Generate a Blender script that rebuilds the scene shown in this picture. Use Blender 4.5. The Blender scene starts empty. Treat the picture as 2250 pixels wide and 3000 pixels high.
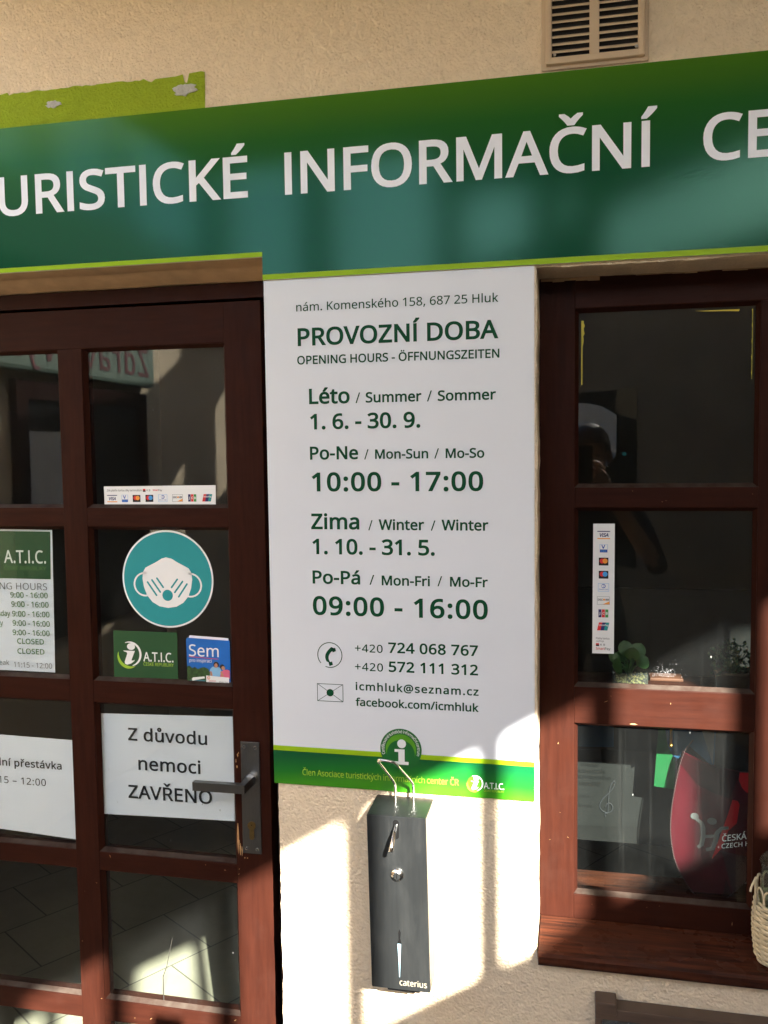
import bpy, bmesh, math, random
from mathutils import Vector, Matrix
from mathutils.geometry import tessellate_polygon
R = math.radians
random.seed(7)
sc = bpy.context.scene
col = sc.collection

# ------------------------------------------------------------------ camera
cam_d = bpy.data.cameras.new('camera')
cam_d.sensor_fit = 'HORIZONTAL'
cam_d.sensor_width = 36.0
cam_d.lens = 36.0 * 2586.43 / 2250.0
cam_d.clip_start = 0.01
cam_d.clip_end = 600
cam = bpy.data.objects.new('camera', cam_d)
col.objects.link(cam)
_yaw, _pitch, _roll = 0.215353, 0.068587, -0.012548
_f = Vector((-math.sin(_yaw) * math.cos(_pitch), math.cos(_yaw) * math.cos(_pitch), -math.sin(_pitch)))
_r = Vector((math.cos(_yaw), math.sin(_yaw), 0))
_u = _r.cross(_f)
_cr, _cs = math.cos(_roll), math.sin(_roll)
_r2 = _cr * _r + _cs * _u
_u2 = -_cs * _r + _cr * _u
CAM = Vector((0.55064, -1.53327, 1.69258))
cam.matrix_world = Matrix(((_r2.x, _u2.x, -_f.x, CAM.x), (_r2.y, _u2.y, -_f.y, CAM.y), (_r2.z, _u2.z, -_f.z, CAM.z), (0, 0, 0, 1)))
sc.camera = cam

# ------------------------------------------------------------------ sky, sun, exposure
SUN = Vector((0.52, -1.0, 0.72)).normalized()          # towards the sun
world = bpy.data.worlds.new('World')
sc.world = world
world.use_nodes = True
wn = world.node_tree
sky = wn.nodes.new('ShaderNodeTexSky')
sky.sky_type = 'NISHITA'
sky.sun_disc = False
sky.sun_elevation = math.asin(SUN.z)
sky.sun_rotation = math.atan2(SUN.x, SUN.y)
sky.air_density = 1.0
sky.dust_density = 2.0
wn.links.new(sky.outputs[0], wn.nodes['Background'].inputs[0])
wn.nodes['Background'].inputs[1].default_value = 0.10
sun_d = bpy.data.lights.new('sun', 'SUN')
sun_d.energy = 5.0
sun_d.angle = R(0.55)
sun_d.color = (1.0, 0.95, 0.87)
sun = bpy.data.objects.new('sun', sun_d)
sun.rotation_euler = SUN.to_track_quat('Z', 'Y').to_euler()
sun.location = (3, -5, 6)
col.objects.link(sun)
sc.view_settings.view_transform = 'Standard'
sc.view_settings.look = 'None'
sc.view_settings.exposure = 3.2
sc.view_settings.gamma = 1.0
sc.view_settings.use_curve_mapping = False
sc.render.engine = 'CYCLES'
sc.cycles.use_denoising = True
sc.cycles.max_bounces = 8
sc.cycles.diffuse_bounces = 4
sc.cycles.transparent_max_bounces = 24
sc.cycles.sample_clamp_indirect = 8.0
sc.cycles.caustics_reflective = False
sc.cycles.caustics_refractive = False

# ------------------------------------------------------------------ material helpers
def new_mat(name):
    m = bpy.data.materials.new(name)
    m.use_nodes = True
    nt = m.node_tree
    return m, nt, nt.nodes['Principled BSDF']

def N(nt, t, **kw):
    n = nt.nodes.new(t)
    for k, v in kw.items():
        if k == 'i':
            for a, b in v.items():
                n.inputs[a].default_value = b
        else:
            setattr(n, k, v)
    return n

def ramp(nt, src, stops):
    n = nt.nodes.new('ShaderNodeValToRGB')
    e = n.color_ramp.elements
    while len(e) < len(stops):
        e.new(0.5)
    for el, (p, c) in zip(e, stops):
        el.position = p
        el.color = c if len(c) == 4 else tuple(c) + (1,)
    nt.links.new(src, n.inputs[0])
    return n

def coords(nt, kind='Object', scale=(1, 1, 1)):
    t = nt.nodes.new('ShaderNodeTexCoord')
    mp = nt.nodes.new('ShaderNodeMapping')
    mp.inputs['Scale'].default_value = scale
    nt.links.new(t.outputs[kind], mp.inputs['Vector'])
    return mp.outputs[0]

def noise(nt, vec, scale, detail=3, rough=0.5):
    n = nt.nodes.new('ShaderNodeTexNoise')
    n.inputs['Scale'].default_value = scale
    n.inputs['Detail'].default_value = detail
    n.inputs['Roughness'].default_value = rough
    nt.links.new(vec, n.inputs['Vector'])
    return n.outputs['Fac']

def mixc(nt, fac, a, b, mode='MIX'):
    n = nt.nodes.new('ShaderNodeMix')
    n.data_type = 'RGBA'
    n.blend_type = mode
    for sock, v in ((n.inputs[0], fac), (n.inputs[6], a), (n.inputs[7], b)):
        if hasattr(v, 'is_linked') or hasattr(v, 'links'):
            nt.links.new(v, sock)
        else:
            sock.default_value = v if not isinstance(v, tuple) or len(v) == 4 else v + (1,)
    return n.outputs[2]

def bump(nt, h, bsdf, strength=0.3, dist=0.002, normal=None):
    b = nt.nodes.new('ShaderNodeBump')
    b.inputs['Strength'].default_value = strength
    b.inputs['Distance'].default_value = dist
    nt.links.new(h, b.inputs['Height'])
    if normal is not None:
        nt.links.new(normal, b.inputs['Normal'])
    nt.links.new(b.outputs[0], bsdf.inputs['Normal'])
    return b.outputs[0]

def mathn(nt, op, a, b=0.0, c=0.0):
    n = nt.nodes.new('ShaderNodeMath')
    n.operation = op
    for s, v in zip(n.inputs, (a, b, c)):
        if isinstance(v, (int, float)):
            s.default_value = v
        else:
            nt.links.new(v, s)
    return n.outputs[0]

def simple(name, c, rough=0.5, metal=0.0, var=0.08, scale=40, bmp=0.0, bscale=300, spec=None, stretch=(1, 1, 1)):
    m, nt, b = new_mat(name)
    v = coords(nt, 'Object', stretch)
    f = noise(nt, v, scale)
    lo = tuple(x * (1 - var) for x in c)
    hi = tuple(min(1, x * (1 + var)) for x in c)
    r = ramp(nt, f, [(0.3, lo), (0.7, hi)])
    nt.links.new(r.outputs[0], b.inputs['Base Color'])
    b.inputs['Roughness'].default_value = rough
    b.inputs['Metallic'].default_value = metal
    if spec is not None:
        b.inputs['Specular IOR Level'].default_value = spec
    if bmp:
        bump(nt, noise(nt, coords(nt), bscale), b, bmp, 0.001)
    return m

# ------------------------------------------------------------------ materials
def make_plaster(name, c, cdark):
    m, nt, b = new_mat(name)
    v = nt.nodes.new('ShaderNodeNewGeometry').outputs['Position']
    big = noise(nt, v, 2.2, 4)
    small = noise(nt, v, 60, 3)
    r = ramp(nt, big, [(0.3, cdark), (0.7, c)])
    fine = ramp(nt, small, [(0.35, (0.93, 0.925, 0.92)), (0.65, (1, 1, 1))])
    base = mixc(nt, 1.0, r.outputs[0], fine.outputs[0], 'MULTIPLY')
    vo = N(nt, 'ShaderNodeTexVoronoi', feature='F1', i={'Scale': 34.0})
    nt.links.new(v, vo.inputs['Vector'])
    spk = ramp(nt, vo.outputs['Distance'], [(0.0, (0.25, 0.2, 0.16)), (0.035, (0.5, 0.44, 0.38)), (0.05, (1, 1, 1))])
    rare = noise(nt, v, 5.0, 2)
    mask = ramp(nt, rare, [(0.62, (0, 0, 0)), (0.66, (1, 1, 1))])
    base2 = mixc(nt, mask.outputs[0], base, mixc(nt, 1.0, base, spk.outputs[0], 'MULTIPLY'))
    nt.links.new(base2, b.inputs['Base Color'])
    b.inputs['Roughness'].default_value = 0.9
    b.inputs['Specular IOR Level'].default_value = 0.25
    n1 = noise(nt, v, 240, 4, 0.55)
    vo2 = N(nt, 'ShaderNodeTexVoronoi', feature='SMOOTH_F1', i={'Scale': 175.0})
    wv = mixc(nt, 0.010, v, N(nt, 'ShaderNodeTexNoise', i={'Scale': 90.0}).outputs['Color'], 'ADD')
    nt.links.new(wv, vo2.inputs['Vector'])
    h = mathn(nt, 'ADD', mathn(nt, 'MULTIPLY', n1, 1.0), mathn(nt, 'MULTIPLY', vo2.outputs['Distance'], 0.7))
    bump(nt, h, b, 1.0, 0.0034)
    return m

M = {}
M['plaster'] = make_plaster('beige_plaster', (0.85, 0.70, 0.50), (0.825, 0.675, 0.475))
M['yard_plaster'] = make_plaster('pale_yard_plaster', (0.60, 0.54, 0.44), (0.54, 0.48, 0.38))
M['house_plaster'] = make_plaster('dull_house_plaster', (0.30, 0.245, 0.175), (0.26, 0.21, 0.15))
M['roof_dark'] = simple('dark_roof_edge', (0.035, 0.025, 0.02), 0.8)
M['smooth_plaster'] = simple('reveal_plaster', (0.40, 0.275, 0.165), 0.85, var=0.12, scale=30, bmp=0.3, bscale=120)  # darker than the facade; the soffit's shade is put into its colour
M['green_paint'] = make_plaster('lime_wall_paint', (0.37, 0.50, 0.028), (0.33, 0.45, 0.022))
M['bare'] = make_plaster('bare_patch', (0.80, 0.80, 0.76), (0.72, 0.72, 0.68))

def make_wood(name, c1, c2, rough, stretch, wear=True):
    m, nt, b = new_mat(name)
    v = coords(nt, 'Object', stretch)
    g = noise(nt, v, 9, 6, 0.6)
    r = ramp(nt, g, [(0.3, c1), (0.72, c2)])
    basec = r.outputs[0]
    if wear:
        d = noise(nt, coords(nt, 'Object'), 14, 5, 0.65)
        dm = ramp(nt, d, [(0.55, (0, 0, 0)), (0.85, (0.35, 0.35, 0.35))])
        basec = mixc(nt, dm.outputs[0], basec, (0.040, 0.018, 0.013, 1))
    nt.links.new(basec, b.inputs['Base Color'])
    rr = ramp(nt, noise(nt, coords(nt, 'Object'), 25, 4), [(0.3, (rough - .1,) * 3), (0.7, (rough + .12,) * 3)])
    nt.links.new(rr.outputs[0], b.inputs['Roughness'])
    b.inputs['Specular IOR Level'].default_value = 0.06
    bump(nt, g, b, 0.25, 0.0008)
    return m
M['wood'] = make_wood('brown_painted_wood', (0.0220, 0.0065, 0.0040), (0.0325, 0.0094, 0.0054), 0.45, (14, 14, 1.2))
M['wood_h'] = make_wood('brown_painted_wood_across', (0.0220, 0.0065, 0.0040), (0.0325, 0.0094, 0.0054), 0.45, (1.2, 14, 14))
M['bead'] = make_wood('dusty_glazing_bead', (0.022, 0.010, 0.007), (0.062, 0.050, 0.040), 0.5, (3, 3, 3))
M['sill'] = make_wood('varnished_sill', (0.014, 0.0075, 0.006), (0.085, 0.026, 0.013), 0.28, (1.1, 16, 16))
M['rebate'] = simple('dark_rebate', (0.012, 0.006, 0.005), 0.7)  # frame wood made near black, the gap's shadow is in its colour
M['frost'] = simple('white_dried_specks', (0.30, 0.30, 0.30), 0.8, spec=0.1)
M['smear'] = simple('grey_dried_smear', (0.032, 0.030, 0.026), 0.8, spec=0.1)
M['chip'] = simple('bare_wood_chip', (0.42, 0.24, 0.10), 0.8, var=0.3)

def make_glass(name, dust=0.012, tint=(0.92, 0.95, 0.93)):
    m, nt, b = new_mat(name)
    nt.nodes.remove(b)
    out = nt.nodes['Material Output']
    tr = N(nt, 'ShaderNodeBsdfTransparent')
    tr.inputs[0].default_value = tint + (1,)
    gl = N(nt, 'ShaderNodeBsdfGlossy')
    gl.inputs['Roughness'].default_value = 0.015
    gl.inputs['Color'].default_value = (1, 1, 1, 1)
    df = N(nt, 'ShaderNodeBsdfDiffuse')
    df.inputs['Color'].default_value = (0.62, 0.64, 0.62, 1)
    lw = N(nt, 'ShaderNodeLayerWeight')
    lw.inputs['Blend'].default_value = 0.5
    p = mathn(nt, 'POWER', lw.outputs['Facing'], 5.0)
    fr = mathn(nt, 'MULTIPLY_ADD', p, 0.95, 0.024)
    mx = N(nt, 'ShaderNodeMixShader')
    nt.links.new(fr, mx.inputs[0]); nt.links.new(tr.outputs[0], mx.inputs[1]); nt.links.new(gl.outputs[0], mx.inputs[2])
    v = coords(nt, 'Object')
    n1 = noise(nt, v, 6, 6, 0.65)
    d1 = ramp(nt, n1, [(0.35, (0.45 * dust,) * 3), (0.75, (1.9 * dust,) * 3)])
    vs = coords(nt, 'Object', (1, 1, 0.45))
    vo = N(nt, 'ShaderNodeTexVoronoi', feature='F1', i={'Scale': 42.0})
    nt.links.new(vs, vo.inputs['Vector'])
    sp = ramp(nt, vo.outputs['Distance'], [(0.028, (0.5,) * 3), (0.05, (0, 0, 0))])
    few = ramp(nt, noise(nt, v, 9, 2), [(0.56, (0, 0, 0)), (0.6, (1, 1, 1))])
    spk = mixc(nt, 1.0, sp.outputs[0], few.outputs[0], 'MULTIPLY')
    # wiped arcs and vertical smears
    streak = ramp(nt, noise(nt, coords(nt, 'Object', (28, 28, 1.1)), 3.0, 4, 0.6), [(0.58, (0, 0, 0)), (0.72, (1.6 * dust,) * 3)])
    tot = mathn(nt, 'ADD', mathn(nt, 'ADD', d1.outputs[0], spk), streak.outputs[0])
    bl = nt.nodes.new('ShaderNodeNewGeometry')
    front = mathn(nt, 'SUBTRACT', 1.0, bl.outputs['Backfacing'])
    tot2 = mathn(nt, 'MULTIPLY', tot, 1.0)
    mx2 = N(nt, 'ShaderNodeMixShader')
    nt.links.new(tot2, mx2.inputs[0]); nt.links.new(mx.outputs[0], mx2.inputs[1]); nt.links.new(df.outputs[0], mx2.inputs[2])
    nt.links.new(mx2.outputs[0], out.inputs[0])
    return m
M['glass'] = make_glass('dusty_window_glass', 0.0030)
M['jar_glass'] = make_glass('jar_glass', 0.02, (0.85, 0.9, 0.86))

def make_banner():
    m, nt, b = new_mat('green_banner_print')
    v = nt.nodes.new('ShaderNodeNewGeometry').outputs['Position']
    s = N(nt, 'ShaderNodeSeparateXYZ'); nt.links.new(v, s.inputs[0])
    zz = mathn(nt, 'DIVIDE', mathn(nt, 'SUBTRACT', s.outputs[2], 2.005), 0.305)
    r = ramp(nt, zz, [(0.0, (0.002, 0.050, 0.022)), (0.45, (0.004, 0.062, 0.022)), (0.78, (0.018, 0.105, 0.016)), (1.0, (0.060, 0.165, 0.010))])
    nt.links.new(r.outputs[0], b.inputs['Base Color'])
    b.inputs['Roughness'].default_value = 0.095
    b.inputs['Specular Tint'].default_value = (0.45, 1.0, 0.80, 1)
    b.inputs['Specular IOR Level'].default_value = 0.24
    bump(nt, noise(nt, v, 300, 3, 0.6), b, 0.05, 0.0012)
    return m
M['banner'] = make_banner()
def make_strip():
    m, nt, b = new_mat('green_strip_print')
    v = nt.nodes.new('ShaderNodeNewGeometry').outputs['Position']
    s = N(nt, 'ShaderNodeSeparateXYZ'); nt.links.new(v, s.inputs[0])
    zz = mathn(nt, 'DIVIDE', mathn(nt, 'SUBTRACT', s.outputs[2], 1.077), 0.063)
    dx = mathn(nt, 'ABSOLUTE', mathn(nt, 'SUBTRACT', s.outputs[0], 0.24))
    k = mathn(nt, 'SUBTRACT', zz, mathn(nt, 'MULTIPLY', mathn(nt, 'SUBTRACT', 0.24, dx), 1.2))
    r = ramp(nt, k, [(0.0, (0.045, 0.24, 0.008)), (0.35, (0.010, 0.15, 0.014)), (0.8, (0.003, 0.088, 0.024))])
    nt.links.new(r.outputs[0], b.inputs['Base Color'])
    b.inputs['Roughness'].default_value = 0.3
    return m
M['strip'] = make_strip()
M['lime'] = simple('lime_vinyl', (0.28, 0.46, 0.012), 0.4, var=0.02, spec=0.12)
M['white_vinyl'] = simple('white_vinyl', (0.84, 0.87, 0.93), 0.35, var=0.02)
M['panel_white'] = simple('white_sign_panel', (0.68, 0.71, 0.75), 0.38, var=0.015, scale=6, bmp=0.02, bscale=200)
M['edge_white'] = simple('white_panel_edge', (0.7, 0.7, 0.68), 0.5)
M['ink'] = simple('dark_green_ink', (0.004, 0.058, 0.022), 0.5, var=0.03, spec=0.12)
M['lime_ink'] = simple('lime_ink', (0.33, 0.52, 0.04), 0.4, var=0.02)
M['emblem_green'] = simple('emblem_green', (0.010, 0.12, 0.022), 0.35)
M['emblem_light'] = simple('emblem_light_green', (0.085, 0.29, 0.012), 0.35)
M['paper'] = simple('office_paper', (0.80, 0.79, 0.89), 0.75, var=0.03, scale=9)
M['paper_dim'] = simple('poster_paper', (0.0115, 0.012, 0.0118), 0.8, spec=0.04, var=0.05, scale=9)  # paper near black; the dimness behind the pane is put into its colour
M['black_ink'] = simple('black_ink', (0.020, 0.021, 0.024), 0.7, spec=0.15)
M['grey_ink'] = simple('grey_ink', (0.09, 0.09, 0.095), 0.6)
M['green_ink'] = simple('mid_green_ink', (0.06, 0.17, 0.035), 0.6)
M['teal'] = simple('teal_sticker', (0.026, 0.27, 0.285), 0.5, var=0.02, spec=0.2)
M['sticker_white'] = simple('sticker_white', (0.78, 0.79, 0.78), 0.4, var=0.01)
M['atic_green'] = simple('atic_green', (0.010, 0.065, 0.018), 0.45, var=0.03)
M['navy'] = simple('card_navy', (0.01, 0.012, 0.11), 0.45)
M['blue'] = simple('card_blue', (0.02, 0.09, 0.42), 0.45)
M['skyblue'] = simple('card_sky_blue', (0.06, 0.33, 0.72), 0.45)
M['orange'] = simple('card_orange', (0.80, 0.30, 0.03), 0.45)
M['red'] = simple('card_red', (0.62, 0.02, 0.02), 0.45)
M['dkgreen'] = simple('card_green', (0.04, 0.25, 0.05), 0.45)
M['tealcard'] = simple('card_teal', (0.0, 0.24, 0.24), 0.45)
M['metal'] = simple('brushed_steel', (0.145, 0.145, 0.14), 0.38, 1.0, var=0.1, scale=30, stretch=(60, 60, 1.5))
M['chrome'] = simple('polished_steel', (0.62, 0.60, 0.57), 0.16, 1.0, var=0.05)
M['brass'] = simple('brass', (0.24, 0.165, 0.065), 0.35, 1.0, var=0.15, scale=200)
M['hole'] = simple('dark_hole', (0.006, 0.006, 0.006), 0.8, spec=0.04)

def make_dispenser():
    m, nt, b = new_mat('smoky_steel')
    v = coords(nt, 'Object', (55, 55, 2.2))
    st = noise(nt, v, 2.4, 5, 0.6)
    bl = noise(nt, coords(nt, 'Object', (18, 18, 5)), 1.6, 5, 0.65)
    c = ramp(nt, st, [(0.3, (0.056, 0.061, 0.062)), (0.7, (0.070, 0.075, 0.075))])
    c2 = ramp(nt, bl, [(0.5, (0, 0, 0)), (0.8, (0.5, 0.5, 0.5))])
    cc = mixc(nt, c2.outputs[0], c.outputs[0], (0.10, 0.104, 0.10, 1))
    nt.links.new(cc, b.inputs['Base Color'])
    b.inputs['Metallic'].default_value = 0.85
    r = ramp(nt, bl, [(0.3, (0.30,) * 3), (0.8, (0.46,) * 3)])
    nt.links.new(r.outputs[0], b.inputs['Roughness'])
    bump(nt, st, b, 0.03, 0.0005)
    return m
M['dispenser'] = make_dispenser()
M['blue_plastic'] = simple('pale_blue_plastic', (0.20, 0.30, 0.34), 0.4)
M['cream_ink'] = simple('cream_print', (0.30, 0.27, 0.20), 0.5)
M['vent'] = simple('beige_vent_plastic', (0.55, 0.42, 0.28), 0.55, var=0.05, scale=20)
M['vent_in'] = simple('vent_dark_inside', (0.012, 0.010, 0.009), 0.9)

def make_paving():
    m, nt, b = new_mat('paving_stone')
    t = nt.nodes.new('ShaderNodeTexCoord')
    mp = nt.nodes.new('ShaderNodeMapping')
    mp.inputs['Rotation'].default_value = (0, 0, R(-14))
    nt.links.new(t.outputs['Object'], mp.inputs['Vector'])
    br = N(nt, 'ShaderNodeTexBrick', i={'Scale': 1.0, 'Mortar Size': 0.004, 'Brick Width': 0.42, 'Row Height': 0.30, 'Mortar Smooth': 0.1, 'Bias': -0.2})
    br.inputs['Color1'].default_value = (0.125, 0.115, 0.095, 1)
    br.inputs['Color2'].default_value = (0.15, 0.14, 0.115, 1)
    br.inputs['Mortar'].default_value = (0.04, 0.036, 0.03, 1)
    nt.links.new(mp.outputs[0], br.inputs['Vector'])
    d = ramp(nt, noise(nt, t.outputs['Object'], 8, 6, 0.65), [(0.3, (0.75,) * 3), (0.7, (1.05,) * 3)])
    nt.links.new(mixc(nt, 1.0, br.outputs['Color'], d.outputs[0], 'MULTIPLY'), b.inputs['Base Color'])
    b.inputs['Roughness'].default_value = 0.85
    bump(nt, br.outputs['Fac'], b, -0.4, 0.003)
    return m
M['paving'] = make_paving()
def make_tiles():
    m, nt, b = new_mat('room_floor_tiles')
    v = nt.nodes.new('ShaderNodeNewGeometry').outputs['Position']
    mp = nt.nodes.new('ShaderNodeMapping')
    mp.inputs['Rotation'].default_value = (0, 0, R(-57))
    mp.inputs['Location'].default_value = (0.145, 0.026, 0)
    nt.links.new(v, mp.inputs['Vector'])
    br = N(nt, 'ShaderNodeTexBrick', i={'Scale': 1.0, 'Mortar Size': 0.0028, 'Brick Width': 0.30, 'Row Height': 0.30, 'Mortar Smooth': 0.1, 'Bias': -0.2})
    br.inputs['Color1'].default_value = (0.30, 0.28, 0.215, 1)
    br.inputs['Color2'].default_value = (0.33, 0.31, 0.24, 1)
    br.inputs['Mortar'].default_value = (0.11, 0.10, 0.085, 1)
    nt.links.new(mp.outputs[0], br.inputs['Vector'])
    d = ramp(nt, noise(nt, v, 9, 6, 0.65), [(0.3, (0.85,) * 3), (0.7, (1.05,) * 3)])
    nt.links.new(mixc(nt, 1.0, br.outputs['Color'], d.outputs[0], 'MULTIPLY'), b.inputs['Base Color'])
    b.inputs['Roughness'].default_value = 0.5
    return m
M['tiles'] = make_tiles()
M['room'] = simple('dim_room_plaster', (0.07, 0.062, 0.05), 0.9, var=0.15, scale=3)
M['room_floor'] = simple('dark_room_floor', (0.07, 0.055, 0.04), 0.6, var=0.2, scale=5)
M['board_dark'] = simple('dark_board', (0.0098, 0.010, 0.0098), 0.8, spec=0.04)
M['roof'] = simple('pale_canopy_board', (0.72, 0.66, 0.56), 0.8, var=0.1, scale=4)
M['steel_bar'] = simple('dark_steel_bar', (0.05, 0.05, 0.05), 0.5, 0.3)
M['mint'] = simple('mint_sign_board', (0.17, 0.245, 0.19), 0.5, var=0.05)
M['crimson'] = simple('crimson_lettering', (0.17, 0.035, 0.045), 0.5)
M['curtain'] = simple('white_net_curtain', (0.75, 0.74, 0.70), 0.8, var=0.15, scale=14, stretch=(1, 1, .1))
M['dark_pane'] = simple('dark_glossy_pane', (0.015, 0.015, 0.014), 0.08)
M['leaf'] = simple('fleshy_green_leaf', (0.026, 0.085, 0.015), 0.5, var=0.3, scale=18)
M['leaf2'] = simple('small_green_leaf', (0.012, 0.042, 0.008), 0.55, var=0.3, scale=18)
M['pebble'] = simple('yellow_pebbles', (0.26, 0.19, 0.075), 0.7, var=0.35, scale=90)
M['terracotta'] = simple('terracotta_tray', (0.075, 0.024, 0.009), 0.7, var=0.1)
M['soil'] = simple('dark_soil', (0.04, 0.025, 0.015), 0.95, var=0.3, scale=60)
M['wicker'] = simple('cream_wicker', (0.55, 0.47, 0.31), 0.6, var=0.25, scale=50)
M['silk'] = simple('red_pennant_cloth', (0.040, 0.003, 0.006), 0.55, spec=0.04, var=0.12, scale=12)  # pennant red darkened, the bar shadow is put into its colour
M['silk2'] = simple('bright_red_cloth', (0.30, 0.005, 0.008), 0.5, spec=0.04, var=0.1, scale=12)  # the same red brightened where sunlight is painted on
M['silk3'] = simple('dark_red_cloth', (0.018, 0.003, 0.004), 0.6, spec=0.04, var=0.1, scale=12)
M['silk4'] = simple('maroon_grey_cloth', (0.028, 0.012, 0.014), 0.6, spec=0.04, var=0.1, scale=12)
M['cord'] = simple('twisted_cord', (0.09, 0.065, 0.065), 0.7, spec=0.04)
M['grey_print'] = simple('grey_white_print', (0.10, 0.10, 0.10), 0.5, spec=0.04)
M['flag_green'] = simple('green_flag_cloth', (0.008, 0.062, 0.020), 0.6, spec=0.04)
M['flag_blue'] = simple('blue_flag_cloth', (0.012, 0.05, 0.10), 0.6, spec=0.04)
M['flag_grey'] = simple('grey_flag_cloth', (0.12, 0.12, 0.11), 0.6, spec=0.04)
M['gold'] = simple('gilded_rod', (0.40, 0.25, 0.06), 0.35, 1.0)
M['tape'] = simple('yellow_tape_residue', (0.62, 0.52, 0.05), 0.6, var=0.1)
M['case_wood'] = simple('weathered_brown_case', (0.085, 0.055, 0.038), 0.45, var=0.25, scale=16, stretch=(1, 1, 6))
M['case_glass'] = make_glass('case_glass', 0.10, (0.7, 0.72, 0.7))
M['case_back'] = simple('case_backing', (0.18, 0.16, 0.14), 0.8)
M['skin'] = simple('skin', (0.52, 0.29, 0.19), 0.5, var=0.08)
M['jacket'] = simple('navy_jacket', (0.02, 0.024, 0.035), 0.8, var=0.2, scale=30)
M['trousers'] = simple('dark_trousers', (0.03, 0.03, 0.035), 0.85)
M['hair'] = simple('brown_hair', (0.04, 0.022, 0.012), 0.5, var=0.4, scale=60)
M['phone'] = simple('black_phone', (0.01, 0.01, 0.011), 0.2)
M['sky_print'] = simple('brochure_blue', (0.012, 0.13, 0.47), 0.35, var=0.2, scale=14)
M['tree_print'] = simple('brochure_trees', (0.03, 0.07, 0.018), 0.4, var=0.5, scale=160)
M['water_print'] = simple('brochure_water', (0.03, 0.14, 0.17), 0.4, var=0.4, scale=120)
M['shirt_print'] = simple('brochure_light_shirt', (0.22, 0.45, 0.66), 0.4)
M['pink_print'] = simple('brochure_pink_shirt', (0.65, 0.13, 0.22), 0.4)
M['skin_print'] = simple('brochure_skin', (0.50, 0.24, 0.14), 0.4)
M['hair_print'] = simple('brochure_hair', (0.02, 0.013, 0.01), 0.4)

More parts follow.
